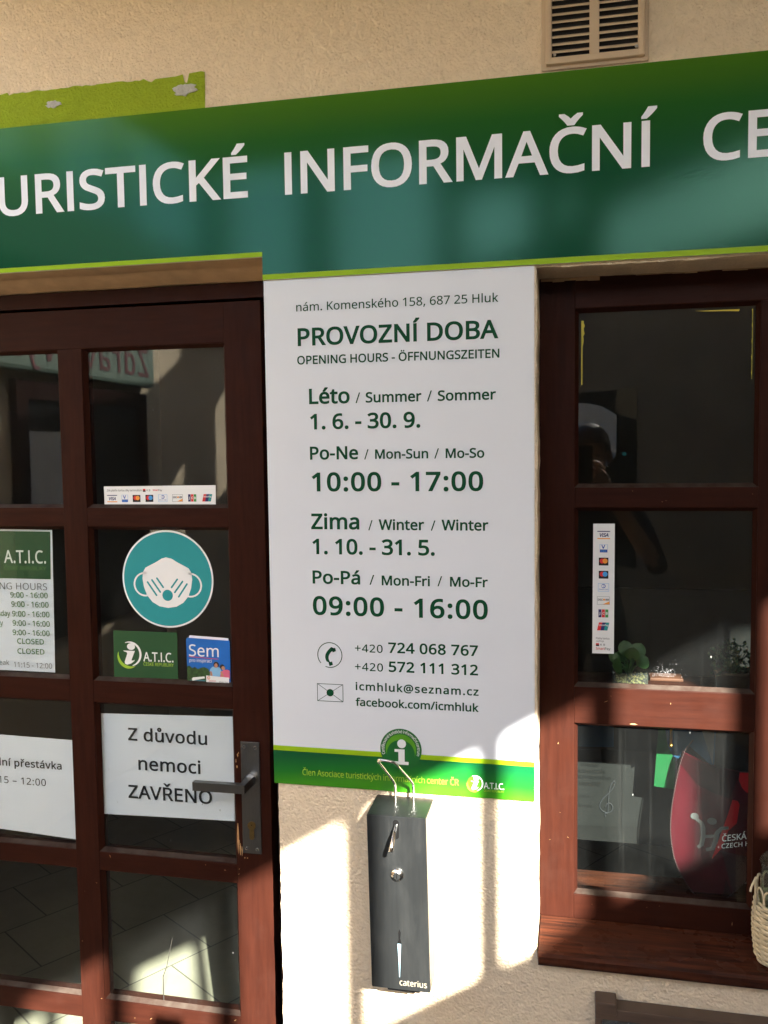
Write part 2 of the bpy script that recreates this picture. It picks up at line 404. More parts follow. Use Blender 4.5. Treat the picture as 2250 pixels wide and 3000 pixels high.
# ------------------------------------------------------------------ object helpers
WORLD = {}
class MB:
    """collects faces (with material keys) and links them as ONE mesh object"""
    def __init__(self):
        self.v, self.f, self.mi, self.keys, self.sm = [], [], [], [], []
    def key(self, k):
        if k not in self.keys:
            self.keys.append(k)
        return self.keys.index(k)
    def face(self, pts, k, smooth=False):
        b = len(self.v)
        self.v += [Vector(p) for p in pts]
        self.f.append(tuple(range(b, b + len(pts))))
        self.mi.append(self.key(k)); self.sm.append(smooth)
    def mesh(self, verts, faces, k, smooth=False):
        b = len(self.v)
        self.v += [Vector(p) for p in verts]
        for f in faces:
            self.f.append(tuple(i + b for i in f)); self.mi.append(self.key(k)); self.sm.append(smooth)
    def box(self, x0, x1, y0, y1, z0, z1, k, c=0.0):
        if c <= 0:
            V = [(x, y, z) for x in (x0, x1) for y in (y0, y1) for z in (z0, z1)]
            self.mesh(V, [(0, 1, 3, 2), (4, 6, 7, 5), (0, 4, 5, 1), (2, 3, 7, 6), (0, 2, 6, 4), (1, 5, 7, 3)], k)
            return
        bm = bmesh.new()
        bmesh.ops.create_cube(bm, size=1)
        for v in bm.verts:
            v.co = Vector(((x0 + x1) / 2 + v.co.x * (x1 - x0), (y0 + y1) / 2 + v.co.y * (y1 - y0), (z0 + z1) / 2 + v.co.z * (z1 - z0)))
        bmesh.ops.bevel(bm, geom=bm.edges[:], offset=c, segments=2, profile=0.6, affect='EDGES')
        bm.verts.ensure_lookup_table()
        self.mesh([v.co.copy() for v in bm.verts], [[v.index for v in f.verts] for f in bm.faces], k)
        bm.free()
    def prism(self, poly, y0, y1, k, kside=None, sides=True):
        """poly in x,z; front at y0, back at y1"""
        n = len(poly)
        tris = tessellate_polygon([[Vector((p[0], p[1], 0)) for p in poly]])
        V = [(p[0], y0, p[1]) for p in poly]
        self.mesh(V, orient(V, tris), k)
        if sides:
            ks = kside or k
            V2 = V + [(p[0], y1, p[1]) for p in poly]
            area = sum(poly[i][0] * poly[(i + 1) % n][1] - poly[(i + 1) % n][0] * poly[i][1] for i in range(n))
            if area > 0:
                F = [(i, n + i, n + (i + 1) % n, (i + 1) % n) for i in range(n)]
            else:
                F = [(i, (i + 1) % n, n + (i + 1) % n, n + i) for i in range(n)]
            self.mesh(V2, F, ks)
            B = [(p[0], y1, p[1]) for p in poly]
            self.mesh(B, [tuple(reversed(t)) for t in orient(B, tris)], ks)
    def disc(self, cx, cz, r, y0, y1, k, n=40, kside=None, rx=None):
        rx = rx or r
        self.prism([(cx + rx * math.cos(2 * math.pi * i / n), cz + r * math.sin(2 * math.pi * i / n)) for i in range(n)], y0, y1, k, kside)
    def ring(self, cx, cz, r0, r1, y, k, a0=0, a1=360, n=48, taper=None):
        P = []
        for i in range(n + 1):
            a = R(a0 + (a1 - a0) * i / n)
            t = 1.0 if taper is None else taper(i / n)
            mid, hw = (r0 + r1) / 2, (r1 - r0) / 2 * t
            P.append(((cx + (mid - hw) * math.cos(a), y, cz + (mid - hw) * math.sin(a)), (cx + (mid + hw) * math.cos(a), y, cz + (mid + hw) * math.sin(a))))
        for i in range(n):
            q = [P[i][0], P[i][1], P[i + 1][1], P[i + 1][0]]
            nn = (Vector(q[1]) - Vector(q[0])).cross(Vector(q[3]) - Vector(q[0]))
            if nn.y > 0: q.reverse()
            self.face(q, k)
    def tube(self, path, r, k, n=10, caps=True, closed=False):
        path = [Vector(p) for p in path]
        rs = r if isinstance(r, (list, tuple)) else [r] * len(path)
        rings = []
        L = len(path)
        prev = None
        for i, p in enumerate(path):
            a = path[i - 1] if (i > 0 or closed) else p
            b = path[(i + 1) % L] if (i < L - 1 or closed) else p
            t = (b - a).normalized()
            if prev is None:
                up = Vector((0, 0, 1)) if abs(t.z) < 0.9 else Vector((1, 0, 0))
                s = t.cross(up).normalized()
            else:
                s = (prev - t * prev.dot(t)).normalized()
            prev = s
            w = t.cross(s)
            rings.append([p + rs[i] * (math.cos(2 * math.pi * j / n) * s + math.sin(2 * math.pi * j / n) * w) for j in range(n)])
        V = [v for rg in rings for v in rg]
        F = []
        for i in range(L if closed else L - 1):
            i2 = (i + 1) % L
            for j in range(n):
                F.append((i * n + j, i2 * n + j, i2 * n + (j + 1) % n, i * n + (j + 1) % n))
        if caps and not closed:
            F.append(tuple(range(n))); F.append(tuple(range((L - 1) * n + n - 1, (L - 1) * n - 1, -1)))
        self.mesh(V, F, k, True)
    def lathe(self, cx, cy, prof, k, n=32):
        V, F = [], []
        for r, z in prof:
            for j in range(n):
                V.append((cx + r * math.cos(2 * math.pi * j / n), cy + r * math.sin(2 * math.pi * j / n), z))
        for i in range(len(prof) - 1):
            for j in range(n):
                F.append((i * n + j, i * n + (j + 1) % n, (i + 1) * n + (j + 1) % n, (i + 1) * n + j))
        self.mesh(V, F, k, True)
    def build(self, name, parent=None, origin=None, shift=None):
        if parent is not None:
            org = WORLD[parent]
        elif origin is not None:
            org = Vector(origin)
        else:
            xs = [v.x for v in self.v]; ys = [v.y for v in self.v]; zs = [v.z for v in self.v]
            org = Vector(((min(xs) + max(xs)) / 2, (min(ys) + max(ys)) / 2, min(zs)))
        me = bpy.data.meshes.new(name)
        me.from_pydata([tuple(v - org) for v in self.v], [], self.f)
        for k in self.keys:
            me.materials.append(M[k])
        for p, mi, s in zip(me.polygons, self.mi, self.sm):
            p.material_index = mi
            p.use_smooth = s
        me.update()
        o = bpy.data.objects.new(name, me)
        col.objects.link(o)
        WORLD[o] = org
        if parent is not None:
            o.parent = parent
        else:
            o.location = org
        return o

def orient(V, tris):
    out = []
    for t in tris:
        a, b, c = (Vector(V[i]) for i in t)
        out.append(tuple(t) if (b - a).cross(c - a).y <= 0 else (t[0], t[2], t[1]))
    return out

def empty(name, loc):
    o = bpy.data.objects.new(name, None)
    o.empty_display_size = 0.05
    o.location = loc
    col.objects.link(o)
    WORLD[o] = Vector(loc)
    return o

def tag(o, label=None, cat=None, group=None, kind=None):
    if label: o['label'] = label
    if cat: o['category'] = cat
    if group: o['group'] = group
    if kind: o['kind'] = kind
    return o

GLYPHS = '''
 |209|
+|459|257,311 417,311 417,254 257,254 257,89 200,89 200,254 40,254 40,311 200,311 200,477 257,477
,|215|154,84 136,23 111,-42 85,-103 33,-103 49,-38 63,31 73,93 148,93
-|258|32,184 32,246 226,246 226,184
.|215|58,43 61,69 72,85 88,94 107,97 126,94 142,85 153,69 157,43 153,18 142,2 126,-8 107,-11 88,-8 72,2 61,18
/|298|290,573 77,0 8,0 221,573
0|459|419,287 417,221 409,163 395,112 376,70 349,37 316,12 276,-3 229,-8 188,-4 153,8 122,27 86,70 60,129 44,201 39,287 44,373 58,446 83,504 119,547 149,566 186,578 229,581 269,578 304,566 335,547 372,504 399,446 414,373;110,287 113,215 121,156 137,111 159,78 190,59 229,52 268,59 298,78 320,110 336,156 345,215 348,287 345,359 336,417 320,463 298,495 268,515 229,521 190,515 159,495 137,463 121,417 113,359
1|459|285,0 216,0 216,400 216,439 217,470 219,499 196,477 169,455 108,405 71,452 226,573 285,573
2|459|417,0 38,0 38,59 188,210 261,287 287,320 306,353 318,387 322,424 315,466 294,496 261,514 221,520 181,517 147,506 83,466 45,513 94,548 153,572 186,578 221,581 270,576 313,562 347,540 372,510 388,472 394,428 389,385 375,344 353,305 324,267 247,185 128,67 128,64 417,64
3|459|395,439 392,403 381,372 363,347 340,326 310,311 277,302 277,298 319,290 353,276 379,255 398,229 409,198 413,163 407,116 390,74 360,40 318,14 263,-3 193,-8 110,-1 72,8 36,23 36,89 74,73 114,61 155,54 194,51 241,55 278,65 305,81 324,104 335,132 339,164 335,197 320,223 297,242 265,255 226,263 179,265 123,265 123,326 180,326 223,329 259,339 286,356 307,377 319,404 323,434 316,471 295,498 262,516 219,521 164,515 117,498 75,473 39,521 73,544 115,563 163,576 218,581 273,576 317,563 352,540 376,511 390,477
4|459|443,130 359,130 359,0 291,0 291,130 17,130 17,190 286,576 359,576 359,193 443,193;291,488 86,193 291,193
5|459|221,351 275,346 322,331 361,307 389,274 407,232 413,183 407,128 387,81 356,43 314,15 261,-2 199,-8 116,0 80,10 51,23 51,90 82,74 121,62 161,55 200,52 239,55 274,65 302,82 323,106 336,137 341,176 337,210 325,239 306,262 279,279 243,289 197,292 146,288 99,280 64,302 86,573 373,573 373,508 146,508 132,342 169,348
6|459|44,245 51,342 60,389 75,433 95,474 121,510 155,539 196,562 246,576 306,581 344,579 377,573 377,513 344,520 308,523 257,518 216,504 183,483 158,454 139,419 127,380 115,291 119,291 150,326 170,339 194,350 223,356 255,358 302,353 342,338 375,313 400,279 416,236 421,184 415,129 399,82 372,44 336,15 291,-2 239,-8 199,-4 163,7 130,26 101,54 77,89 59,133 48,185;238,51 270,55 297,66 320,84 337,109 348,143 351,184 344,233 324,271 302,289 274,300 241,303 205,299 175,287 150,270 131,248 119,223 115,198 123,146 146,99 164,79 185,64 210,55
7|459|109,0 344,508 35,508 35,573 419,573 419,518 187,0
8|459|229,581 276,577 318,565 352,546 378,519 395,485 400,443 396,411 385,383 368,359 346,338 291,303 355,265 381,242 401,216 414,185 419,148 413,104 395,65 367,34 330,11 284,-3 231,-8 174,-3 126,10 89,33 61,63 45,101 39,146 43,183 56,214 75,241 99,264 158,299 107,336 87,358 71,383 61,411 58,444 63,485 80,518 107,545 141,565 182,577;108,145 116,107 138,76 176,55 229,48 281,55 319,76 342,108 350,148 346,174 335,197 317,217 293,235 229,265 217,270 157,237 136,219 121,197 111,173;228,524 188,518 155,502 134,476 127,441 130,414 141,391 157,373 179,357 232,330 282,357 302,373 317,392 327,414 330,441 323,476 302,502 270,518
9|459|417,328 410,231 401,183 387,139 366,99 340,63 306,33 265,11 214,-3 154,-8 117,-6 82,0 82,60 115,53 152,50 204,54 245,68 278,90 303,118 322,153 334,192 346,281 341,281 310,247 290,233 266,223 237,216 204,214 158,219 118,235 85,260 61,294 45,336 40,387 46,443 63,491 90,529 127,557 171,575 223,581 262,577 299,565 332,545 361,518 384,483 402,439 413,388;223,521 192,518 165,507 142,488 124,463 113,429 110,388 117,339 137,301 158,284 186,273 220,269 256,273 286,285 311,303 330,325 342,349 346,374 338,426 315,474 298,493 277,508 252,518
:|215|58,43 61,69 72,85 88,94 107,97 126,94 142,85 153,69 157,43 153,18 142,2 126,-8 107,-11 88,-8 72,2 61,18;58,387 61,412 72,429 88,438 107,441 126,438 142,429 153,412 157,387 153,362 142,345 126,335 107,332 88,335 72,345 61,362
@|721|674,286 666,214 655,181 640,150 620,125 597,105 569,92 536,87 503,93 478,109 460,131 451,157 447,157 430,130 405,107 373,92 334,87 297,92 265,106 240,128 222,159 211,195 207,237 212,286 228,330 253,366 287,394 328,411 377,417 446,411 500,398 492,235 491,215 491,206 494,171 506,151 522,141 540,137 563,142 583,158 598,181 609,212 616,248 618,287 611,356 588,413 553,459 506,492 450,513 387,520 322,514 265,498 217,472 177,437 145,394 123,344 109,288 104,227 111,154 132,93 154,60 181,32 215,10 275,-11 347,-18 395,-16 441,-8 520,16 520,-38 442,-62 397,-69 347,-71 287,-67 233,-56 185,-36 144,-9 110,25 82,65 62,112 50,166 47,225 52,296 70,363 98,422 137,474 186,515 244,547 311,566 387,573 447,568 502,553 551,529 593,496 628,455 653,406 669,349;269,235 275,191 290,160 314,143 345,137 372,141 393,152 409,171 425,210 432,258 437,358 411,364 378,366 342,362 314,347 294,325 280,298 272,267
A|512|437,0 368,177 141,177 73,0 0,0 224,575 289,575 512,0;255,492 165,241 346,241
B|521|241,573 307,569 361,558 404,541 434,515 453,478 459,431 456,399 446,371 431,347 409,328 382,313 350,304 350,300 384,292 415,279 441,261 461,236 474,203 478,163 472,115 454,74 425,42 385,19 337,5 279,0 78,0 78,573;256,329 318,335 357,352 377,382 384,423 380,451 369,474 351,490 308,506 245,511 150,511 150,329;150,269 150,61 265,61 311,64 346,74 371,91 394,125 401,168 398,197 388,221 370,241 344,256 307,266 260,269
C|507|323,517 280,513 241,502 206,482 178,456 155,423 139,383 129,337 125,286 131,220 147,164 175,117 213,83 262,62 322,55 394,62 460,78 460,15 393,-2 312,-8 257,-4 208,8 166,28 130,56 101,90 78,131 56,203 49,287 53,349 67,406 89,456 120,499 159,534 206,559 261,575 324,581 367,578 409,572 448,561 482,547 453,486 394,508 360,515
D|585|536,292 533,231 521,177 501,131 474,91 439,58 399,33 351,15 297,4 237,0 78,0 78,573 254,573 309,569 359,558 404,540 443,516 476,484 502,446 521,401 533,350;460,289 454,359 435,415 404,457 361,487 308,505 244,511 150,511 150,62 228,62 299,68 357,87 402,119 434,164 454,220
E|446|398,0 78,0 78,573 398,573 398,509 150,509 150,330 383,330 383,268 150,268 150,63 398,63
F|416|150,0 78,0 78,573 398,573 398,509 150,509 150,306 383,306 383,243 150,243
G|584|326,302 524,302 524,22 431,-1 323,-8 267,-4 217,8 173,28 136,55 105,89 81,130 57,202 49,286 53,343 65,395 84,442 111,482 145,517 186,544 233,564 286,577 346,581 392,578 437,572 516,547 489,484 421,508 382,515 342,517 278,510 225,489 181,455 150,409 131,353 124,286 130,222 146,166 175,119 216,84 270,62 340,55 404,59 452,68 452,238 326,238
H|594|516,0 443,0 443,267 150,267 150,0 78,0 78,573 150,573 150,330 443,330 443,573 516,573
I|229|150,0 78,0 78,573 150,573
J|219|-3,-152 -37,-150 -63,-142 -63,-81 -35,-87 -5,-89 33,-81 50,-70 63,-53 71,-29 74,3 74,573 146,573 146,9 141,-42 128,-82 105,-113 75,-135 39,-148
K|496|496,0 411,0 209,273 150,222 150,0 78,0 78,573 150,573 150,290 199,345 249,399 403,573 488,573 261,323
L|420|78,0 78,573 150,573 150,64 400,64 400,0
M|727|330,0 143,502 144,0 78,0 78,573 184,573 362,100 544,573 650,573 650,0 578,0 581,501 390,0
N|609|532,0 447,0 143,473 144,0 78,0 78,573 161,573 466,102 464,573 532,573
O|626|577,287 573,224 561,166 540,116 510,73 473,38 428,13 375,-3 314,-8 251,-3 196,13 151,39 114,73 85,116 65,167 53,224 49,288 56,370 78,442 100,482 130,517 166,545 208,565 258,577 314,581 369,577 417,565 459,545 495,517 524,483 547,442 570,370;125,287 130,220 145,163 171,117 207,83 255,62 314,55 373,62 420,83 456,117 481,163 496,220 501,287 496,354 481,411 456,457 421,491 373,511 314,518 255,511 207,490 171,457 145,411 130,354
P|485|229,573 297,568 352,553 393,528 421,495 439,454 444,404 441,370 433,336 417,306 395,278 364,255 324,238 275,227 216,223 150,223 150,0 78,0 78,573;223,511 150,511 150,285 208,285 258,288 298,296 330,311 352,334 365,363 370,401 366,435 354,462 334,484 306,499 269,508
R|499|236,573 301,568 353,555 393,532 422,500 439,460 444,410 440,368 427,334 408,306 385,285 330,257 487,0 403,0 264,237 150,237 150,0 78,0 78,573;232,510 150,510 150,298 236,298 278,301 312,310 338,325 355,347 366,374 370,407 366,440 355,467 336,486 310,500 275,507
S|440|403,153 396,106 378,66 348,35 307,11 257,-3 198,-8 137,-5 83,4 41,19 41,88 113,65 156,57 201,55 240,57 273,66 298,79 316,98 327,120 330,147 327,173 318,194 302,213 277,230 196,265 131,294 106,311 85,330 69,351 57,375 50,403 48,435 54,477 71,513 99,542 136,563 180,576 231,581 276,578 318,572 389,549 366,487 302,508 266,515 229,517 196,515 169,507 148,494 133,478 124,457 121,434 124,407 133,386 149,367 172,351 246,318 293,299 332,279 362,255 385,228 398,194
T|446|259,0 187,0 187,509 8,509 8,573 437,573 437,509 259,509
U|586|513,202 507,146 489,95 459,52 416,20 360,-1 290,-8 225,-2 171,18 128,50 97,93 78,144 72,204 72,573 144,573 144,201 148,158 161,122 182,93 211,72 248,59 294,55 342,59 379,73 407,96 427,126 438,161 442,202 442,573 513,573
V|481|481,573 277,0 204,0 0,573 75,573 241,92 405,573
W|746|735,573 583,0 510,0 370,480 234,0 161,0 10,573 85,573 201,95 333,573 407,573 544,95 660,573
Y|454|227,291 376,573 454,573 263,222 263,0 191,0 191,219 0,573 79,573
Z|459|427,0 30,0 30,55 332,508 40,508 40,573 419,573 419,518 118,64 427,64
a|450|231,437 279,433 318,422 347,403 368,375 381,338 385,293 385,0 334,0 320,61 317,61 279,22 258,9 234,-1 172,-8 136,-5 103,6 75,23 55,48 41,80 37,119 43,159 59,192 87,219 127,238 179,251 243,257 316,259 316,285 310,330 293,359 265,375 227,380 194,378 163,370 106,347 84,400 151,426 190,434;252,208 184,200 141,182 118,155 110,119 115,87 132,66 157,53 188,49 238,56 279,79 299,103 311,134 315,172 315,210
b|493|139,461 138,410 135,373 139,373 161,398 189,419 226,432 272,437 322,431 365,412 401,381 428,338 444,283 449,215 444,147 427,91 400,48 365,17 322,-2 272,-8 226,-3 189,10 161,31 139,55 133,55 119,0 68,0 68,609 139,609;260,379 219,374 188,361 165,339 150,308 142,268 139,217 139,214 145,144 165,93 187,69 219,55 261,51 297,55 325,69 348,93 363,126 373,166 376,216 373,265 363,306 348,338 325,360 296,374
c|385|241,-8 187,-2 139,15 99,45 69,87 50,143 44,213 51,284 71,342 102,385 142,415 191,432 245,438 309,431 358,415 337,356 292,370 244,376 204,371 172,358 148,335 131,303 120,263 117,213 120,166 131,126 148,94 172,71 202,58 240,53 302,60 351,78 351,15 304,-2
d|493|221,-8 171,-2 128,17 92,48 65,91 49,146 44,214 49,282 66,338 93,381 128,413 171,432 221,438 253,436 280,429 323,407 354,374 359,374 356,405 354,438 354,609 425,609 425,0 368,0 358,58 354,58 323,24 279,1 252,-6;232,51 273,55 305,67 328,88 348,135 355,200 355,213 349,284 329,336 306,360 274,375 231,379 196,374 168,359 146,334 124,281 117,213 124,144 146,93 168,69 197,55
e|452|234,438 286,432 329,414 364,385 390,346 406,299 411,244 411,201 117,201 122,157 134,119 154,90 181,69 215,56 254,52 327,60 392,82 392,20 327,-1 251,-8 194,-2 143,17 101,48 70,91 51,146 44,212 50,277 68,333 96,378 134,411 181,431;233,380 202,377 175,366 154,348 130,309 119,257 338,257 335,292 326,322 312,346 292,364 266,376
f|276|266,375 158,375 158,0 87,0 87,375 12,375 12,408 87,432 87,457 92,507 104,547 124,577 152,597 186,609 227,613 274,609 310,599 292,544 262,552 228,556 197,550 175,532 162,502 158,458 158,430 266,430
h|496|139,431 138,399 135,370 140,370 155,391 174,407 221,429 273,437 321,433 360,421 391,400 413,370 426,330 431,280 431,0 361,0 361,275 355,321 338,353 308,372 265,379 222,374 189,360 166,338 150,308 142,269 139,222 139,0 68,0 68,609 139,609
i|207|139,430 139,0 68,0 68,430;104,591 119,588 133,580 142,566 145,546 142,526 133,512 119,504 104,501 88,504 75,512 66,526 63,546 66,566 75,580 88,588
j|207|18,-192 -18,-190 -44,-183 -44,-126 -19,-132 9,-134 32,-130 51,-120 64,-100 68,-67 68,430 139,430 139,-64 136,-101 126,-133 110,-159 87,-177 56,-189;63,546 66,566 75,580 88,588 104,591 119,588 133,580 142,566 145,546 142,526 133,512 119,504 104,501 88,504 75,512 66,526
k|428|138,291 137,257 135,221 138,221 152,240 172,264 189,285 326,430 409,430 235,246 421,0 336,0 187,200 138,158 138,0 68,0 68,609 138,609
l|207|139,0 68,0 68,609 139,609
m|750|540,438 584,434 621,421 649,401 669,371 681,330 685,280 685,0 615,0 615,277 610,321 594,353 567,372 528,379 490,374 460,362 438,342 418,298 411,237 411,0 342,0 342,277 339,308 332,333 320,353 303,367 281,376 253,379 215,374 185,360 164,338 150,308 141,269 139,223 139,0 68,0 68,430 125,430 136,371 140,371 155,392 173,409 217,431 266,438 312,433 349,420 378,398 398,366 402,366 427,398 461,420 499,433
n|496|275,438 322,434 361,421 391,401 413,371 426,330 431,280 431,0 361,0 361,275 355,321 338,353 308,372 265,379 222,374 189,361 166,338 146,289 139,223 139,0 68,0 68,430 125,430 136,371 140,371 156,392 175,409 222,431
o|485|442,216 438,165 428,121 411,82 388,51 359,25 324,7 285,-4 241,-8 200,-4 163,7 129,25 100,51 77,82 59,121 48,165 44,216 50,282 68,336 97,380 137,412 186,431 244,438 299,431 347,412 387,380 417,336 436,282;117,216 120,169 130,128 147,95 172,71 203,56 243,51 282,56 314,71 339,95 356,128 366,169 369,216 365,263 355,303 338,335 314,359 282,374 242,379 202,374 171,359 147,335 130,303 120,263
p|493|273,438 322,432 365,413 401,383 428,339 444,284 449,216 444,148 427,93 401,49 365,17 322,-2 272,-8 241,-6 213,1 170,24 139,55 134,55 137,20 139,-16 139,-192 68,-192 68,430 126,430 136,371 139,371 170,405 189,419 213,429 240,436;260,379 221,374 190,362 167,342 152,313 142,275 139,229 139,216 142,167 150,126 165,93 188,70 220,55 261,51 297,56 326,72 348,98 364,131 373,171 376,217 369,283 348,334 325,359 296,374
r|331|269,438 295,437 319,433 310,368 287,372 264,374 240,371 217,363 195,351 176,334 161,313 149,289 141,261 139,229 139,0 68,0 68,430 126,430 134,351 137,351 170,395 191,413 214,426 240,435
s|384|348,119 343,80 327,49 302,24 268,6 226,-4 176,-8 99,-1 42,19 42,83 104,60 141,52 178,49 224,53 256,66 274,86 280,112 278,128 271,141 239,167 174,196 103,228 76,245 57,266 45,292 41,324 46,358 61,386 85,408 137,430 202,438 275,430 339,409 315,353 258,372 197,380 159,377 131,366 114,350 108,328 111,312 119,298 154,274 219,246 289,215 314,197 333,176 344,150
t|289|212,50 245,53 272,59 272,5 240,-4 200,-8 167,-5 138,4 112,20 91,44 78,79 74,125 74,375 13,375 13,409 75,437 103,528 144,528 144,430 269,430 269,375 144,375 144,127 149,93 163,69 185,54
u|496|427,430 427,0 370,0 359,57 356,57 340,36 321,20 273,-1 220,-8 173,-4 134,8 103,29 81,59 68,99 63,148 63,430 135,430 135,153 141,108 158,76 188,57 230,51 273,55 306,69 330,91 345,121 354,160 357,206 357,430
v|407|163,0 0,430 75,430 202,68 332,430 407,430 244,0
y|409|1,430 76,430 169,185 184,144 196,105 205,68 209,68 224,121 245,186 333,430 409,430 224,-59 207,-97 188,-130 165,-156 138,-176 106,-188 67,-192 34,-190 9,-186 9,-130 30,-133 56,-135 79,-132 99,-126 116,-114 130,-99 152,-59 174,-2
z|377|346,0 31,0 31,47 262,375 45,375 45,430 340,430 340,377 112,55 346,55
Á|512|437,0 368,177 141,177 73,0 0,0 224,575 289,575 512,0;255,492 165,241 346,241;374,749 353,722 323,688 290,656 259,629 213,629 213,638 239,674 266,717 289,757 374,757
É|446|398,0 78,0 78,573 398,573 398,509 150,509 150,330 383,330 383,268 150,268 150,63 398,63;363,749 342,722 312,688 279,656 249,629 202,629 202,638 228,674 256,717 278,757 363,757
Í|229|150,0 78,0 78,573 150,573;234,749 213,722 183,688 150,656 119,629 73,629 73,638 99,674 127,717 149,757 234,757
Ö|626|577,287 573,224 561,166 540,116 510,73 473,38 428,13 375,-3 314,-8 251,-3 196,13 151,39 114,73 85,116 65,167 53,224 49,288 56,370 78,442 100,482 130,517 166,545 208,565 258,577 314,581 369,577 417,565 459,545 495,517 524,483 547,442 570,370;125,287 130,220 145,163 171,117 207,83 255,62 314,55 373,62 420,83 456,117 481,163 496,220 501,287 496,354 481,411 456,457 421,491 373,511 314,518 255,511 207,490 171,457 145,411 130,354;201,689 204,707 213,719 225,726 239,728 253,726 265,719 274,707 277,689 274,671 265,659 253,651 239,649 225,651 213,659 204,671;352,689 355,707 363,719 375,726 389,728 403,726 415,719 424,707 427,689 424,671 415,659 403,651 389,649 375,651 363,659 355,671
á|450|231,437 279,433 318,422 347,403 368,375 381,338 385,293 385,0 334,0 320,61 317,61 279,22 258,9 234,-1 172,-8 136,-5 103,6 75,23 55,48 41,80 37,119 43,159 59,192 87,219 127,238 179,251 243,257 316,259 316,285 310,330 293,359 265,375 227,380 194,378 163,370 106,347 84,400 151,426 190,434;252,208 184,200 141,182 118,155 110,119 115,87 132,66 157,53 188,49 238,56 279,79 299,103 311,134 315,172 315,210;344,606 323,579 293,546 260,513 229,486 183,486 183,496 209,532 237,575 259,614 344,614
é|452|234,438 286,432 329,414 364,385 390,346 406,299 411,244 411,201 117,201 122,157 134,119 154,90 181,69 215,56 254,52 327,60 392,82 392,20 327,-1 251,-8 194,-2 143,17 101,48 70,91 51,146 44,212 50,277 68,333 96,378 134,411 181,431;233,380 202,377 175,366 154,348 130,309 119,257 338,257 335,292 326,322 312,346 292,364 266,376;347,606 326,579 296,546 263,513 233,486 186,486 186,496 212,532 240,575 262,614 347,614
í|207|139,0 68,0 68,430 139,430;222,606 201,579 171,546 138,513 107,486 61,486 61,496 87,532 115,575 137,614 222,614
ý|409|1,430 76,430 169,185 184,144 196,105 205,68 209,68 224,121 245,186 333,430 409,430 224,-59 207,-97 188,-130 165,-156 138,-176 106,-188 67,-192 34,-190 9,-186 9,-130 30,-133 56,-135 79,-132 99,-126 116,-114 130,-99 152,-59 174,-2;323,606 302,579 272,546 239,513 209,486 162,486 162,496 188,532 216,575 238,614 323,614
Č|507|323,517 280,513 241,502 206,482 178,456 155,423 139,383 129,337 125,286 131,220 147,164 175,117 213,83 262,62 322,55 394,62 460,78 460,15 393,-2 312,-8 257,-4 208,8 166,28 130,56 101,90 78,131 56,203 49,287 53,349 67,406 89,456 120,499 159,534 206,559 261,575 324,581 367,578 409,572 448,561 482,547 453,486 394,508 360,515;268,629 240,668 203,711 169,747 169,757 217,757 261,724 303,683 347,724 391,757 440,757 440,747 405,711 368,668 340,629
č|385|241,-8 187,-2 139,15 99,45 69,87 50,143 44,213 51,284 71,342 102,385 142,415 191,432 245,438 309,431 358,415 337,356 292,370 244,376 204,371 172,358 148,335 131,303 120,263 117,213 120,166 131,126 148,94 172,71 202,58 240,53 302,60 351,78 351,15 304,-2;191,486 163,526 126,568 92,604 92,614 140,614 184,581 226,540 270,581 314,614 363,614 363,604 328,568 291,526 263,486
Ě|446|398,0 78,0 78,573 398,573 398,509 150,509 150,330 383,330 383,268 150,268 150,63 398,63;208,629 180,668 143,711 109,747 109,757 157,757 200,724 243,683 287,724 330,757 380,757 380,747 345,711 308,668 280,629
Ř|499|236,573 301,568 353,555 393,532 422,500 439,460 444,410 440,368 427,334 408,306 385,285 330,257 487,0 403,0 264,237 150,237 150,0 78,0 78,573;232,510 150,510 150,298 236,298 278,301 312,310 338,325 355,347 366,374 370,407 366,440 355,467 336,486 310,500 275,507;213,629 184,668 148,711 114,747 114,757 162,757 205,724 248,683 292,724 335,757 385,757 385,747 350,711 312,668 285,629
ř|331|269,438 295,437 319,433 310,368 287,372 264,374 240,371 217,363 195,351 176,334 161,313 149,289 141,261 139,229 139,0 68,0 68,430 126,430 134,351 137,351 170,395 191,413 214,426 240,435;156,486 128,526 91,568 57,604 57,614 105,614 148,581 191,540 235,581 278,614 328,614 328,604 293,568 255,526 228,486
Š|440|403,153 396,106 378,66 348,35 307,11 257,-3 198,-8 137,-5 83,4 41,19 41,88 113,65 156,57 201,55 240,57 273,66 298,79 316,98 327,120 330,147 327,173 318,194 302,213 277,230 196,265 131,294 106,311 85,330 69,351 57,375 50,403 48,435 54,477 71,513 99,542 136,563 180,576 231,581 276,578 318,572 389,549 366,487 302,508 266,515 229,517 196,515 169,507 148,494 133,478 124,457 121,434 124,407 133,386 149,367 172,351 246,318 293,299 332,279 362,255 385,228 398,194;192,629 164,668 127,711 93,747 93,757 141,757 184,724 227,683 271,724 314,757 364,757 364,747 329,711 291,668 264,629
š|384|348,119 343,80 327,49 302,24 268,6 226,-4 176,-8 99,-1 42,19 42,83 104,60 141,52 178,49 224,53 256,66 274,86 280,112 278,128 271,141 239,167 174,196 103,228 76,245 57,266 45,292 41,324 46,358 61,386 85,408 137,430 202,438 275,430 339,409 315,353 258,372 197,380 159,377 131,366 114,350 108,328 111,312 119,298 154,274 219,246 289,215 314,197 333,176 344,150;156,486 128,526 91,568 57,604 57,614 105,614 148,581 191,540 235,581 278,614 328,614 328,604 293,568 255,526 228,486
ť|289|212,50 245,53 272,59 272,5 240,-4 200,-8 167,-5 138,4 112,20 91,44 78,79 74,125 74,375 13,375 13,409 75,437 103,528 144,528 144,430 269,430 269,375 144,375 144,127 149,93 163,69 185,54;377,602 364,566 343,522 319,481 281,481 281,491 289,517 296,549 303,581 307,609 377,609
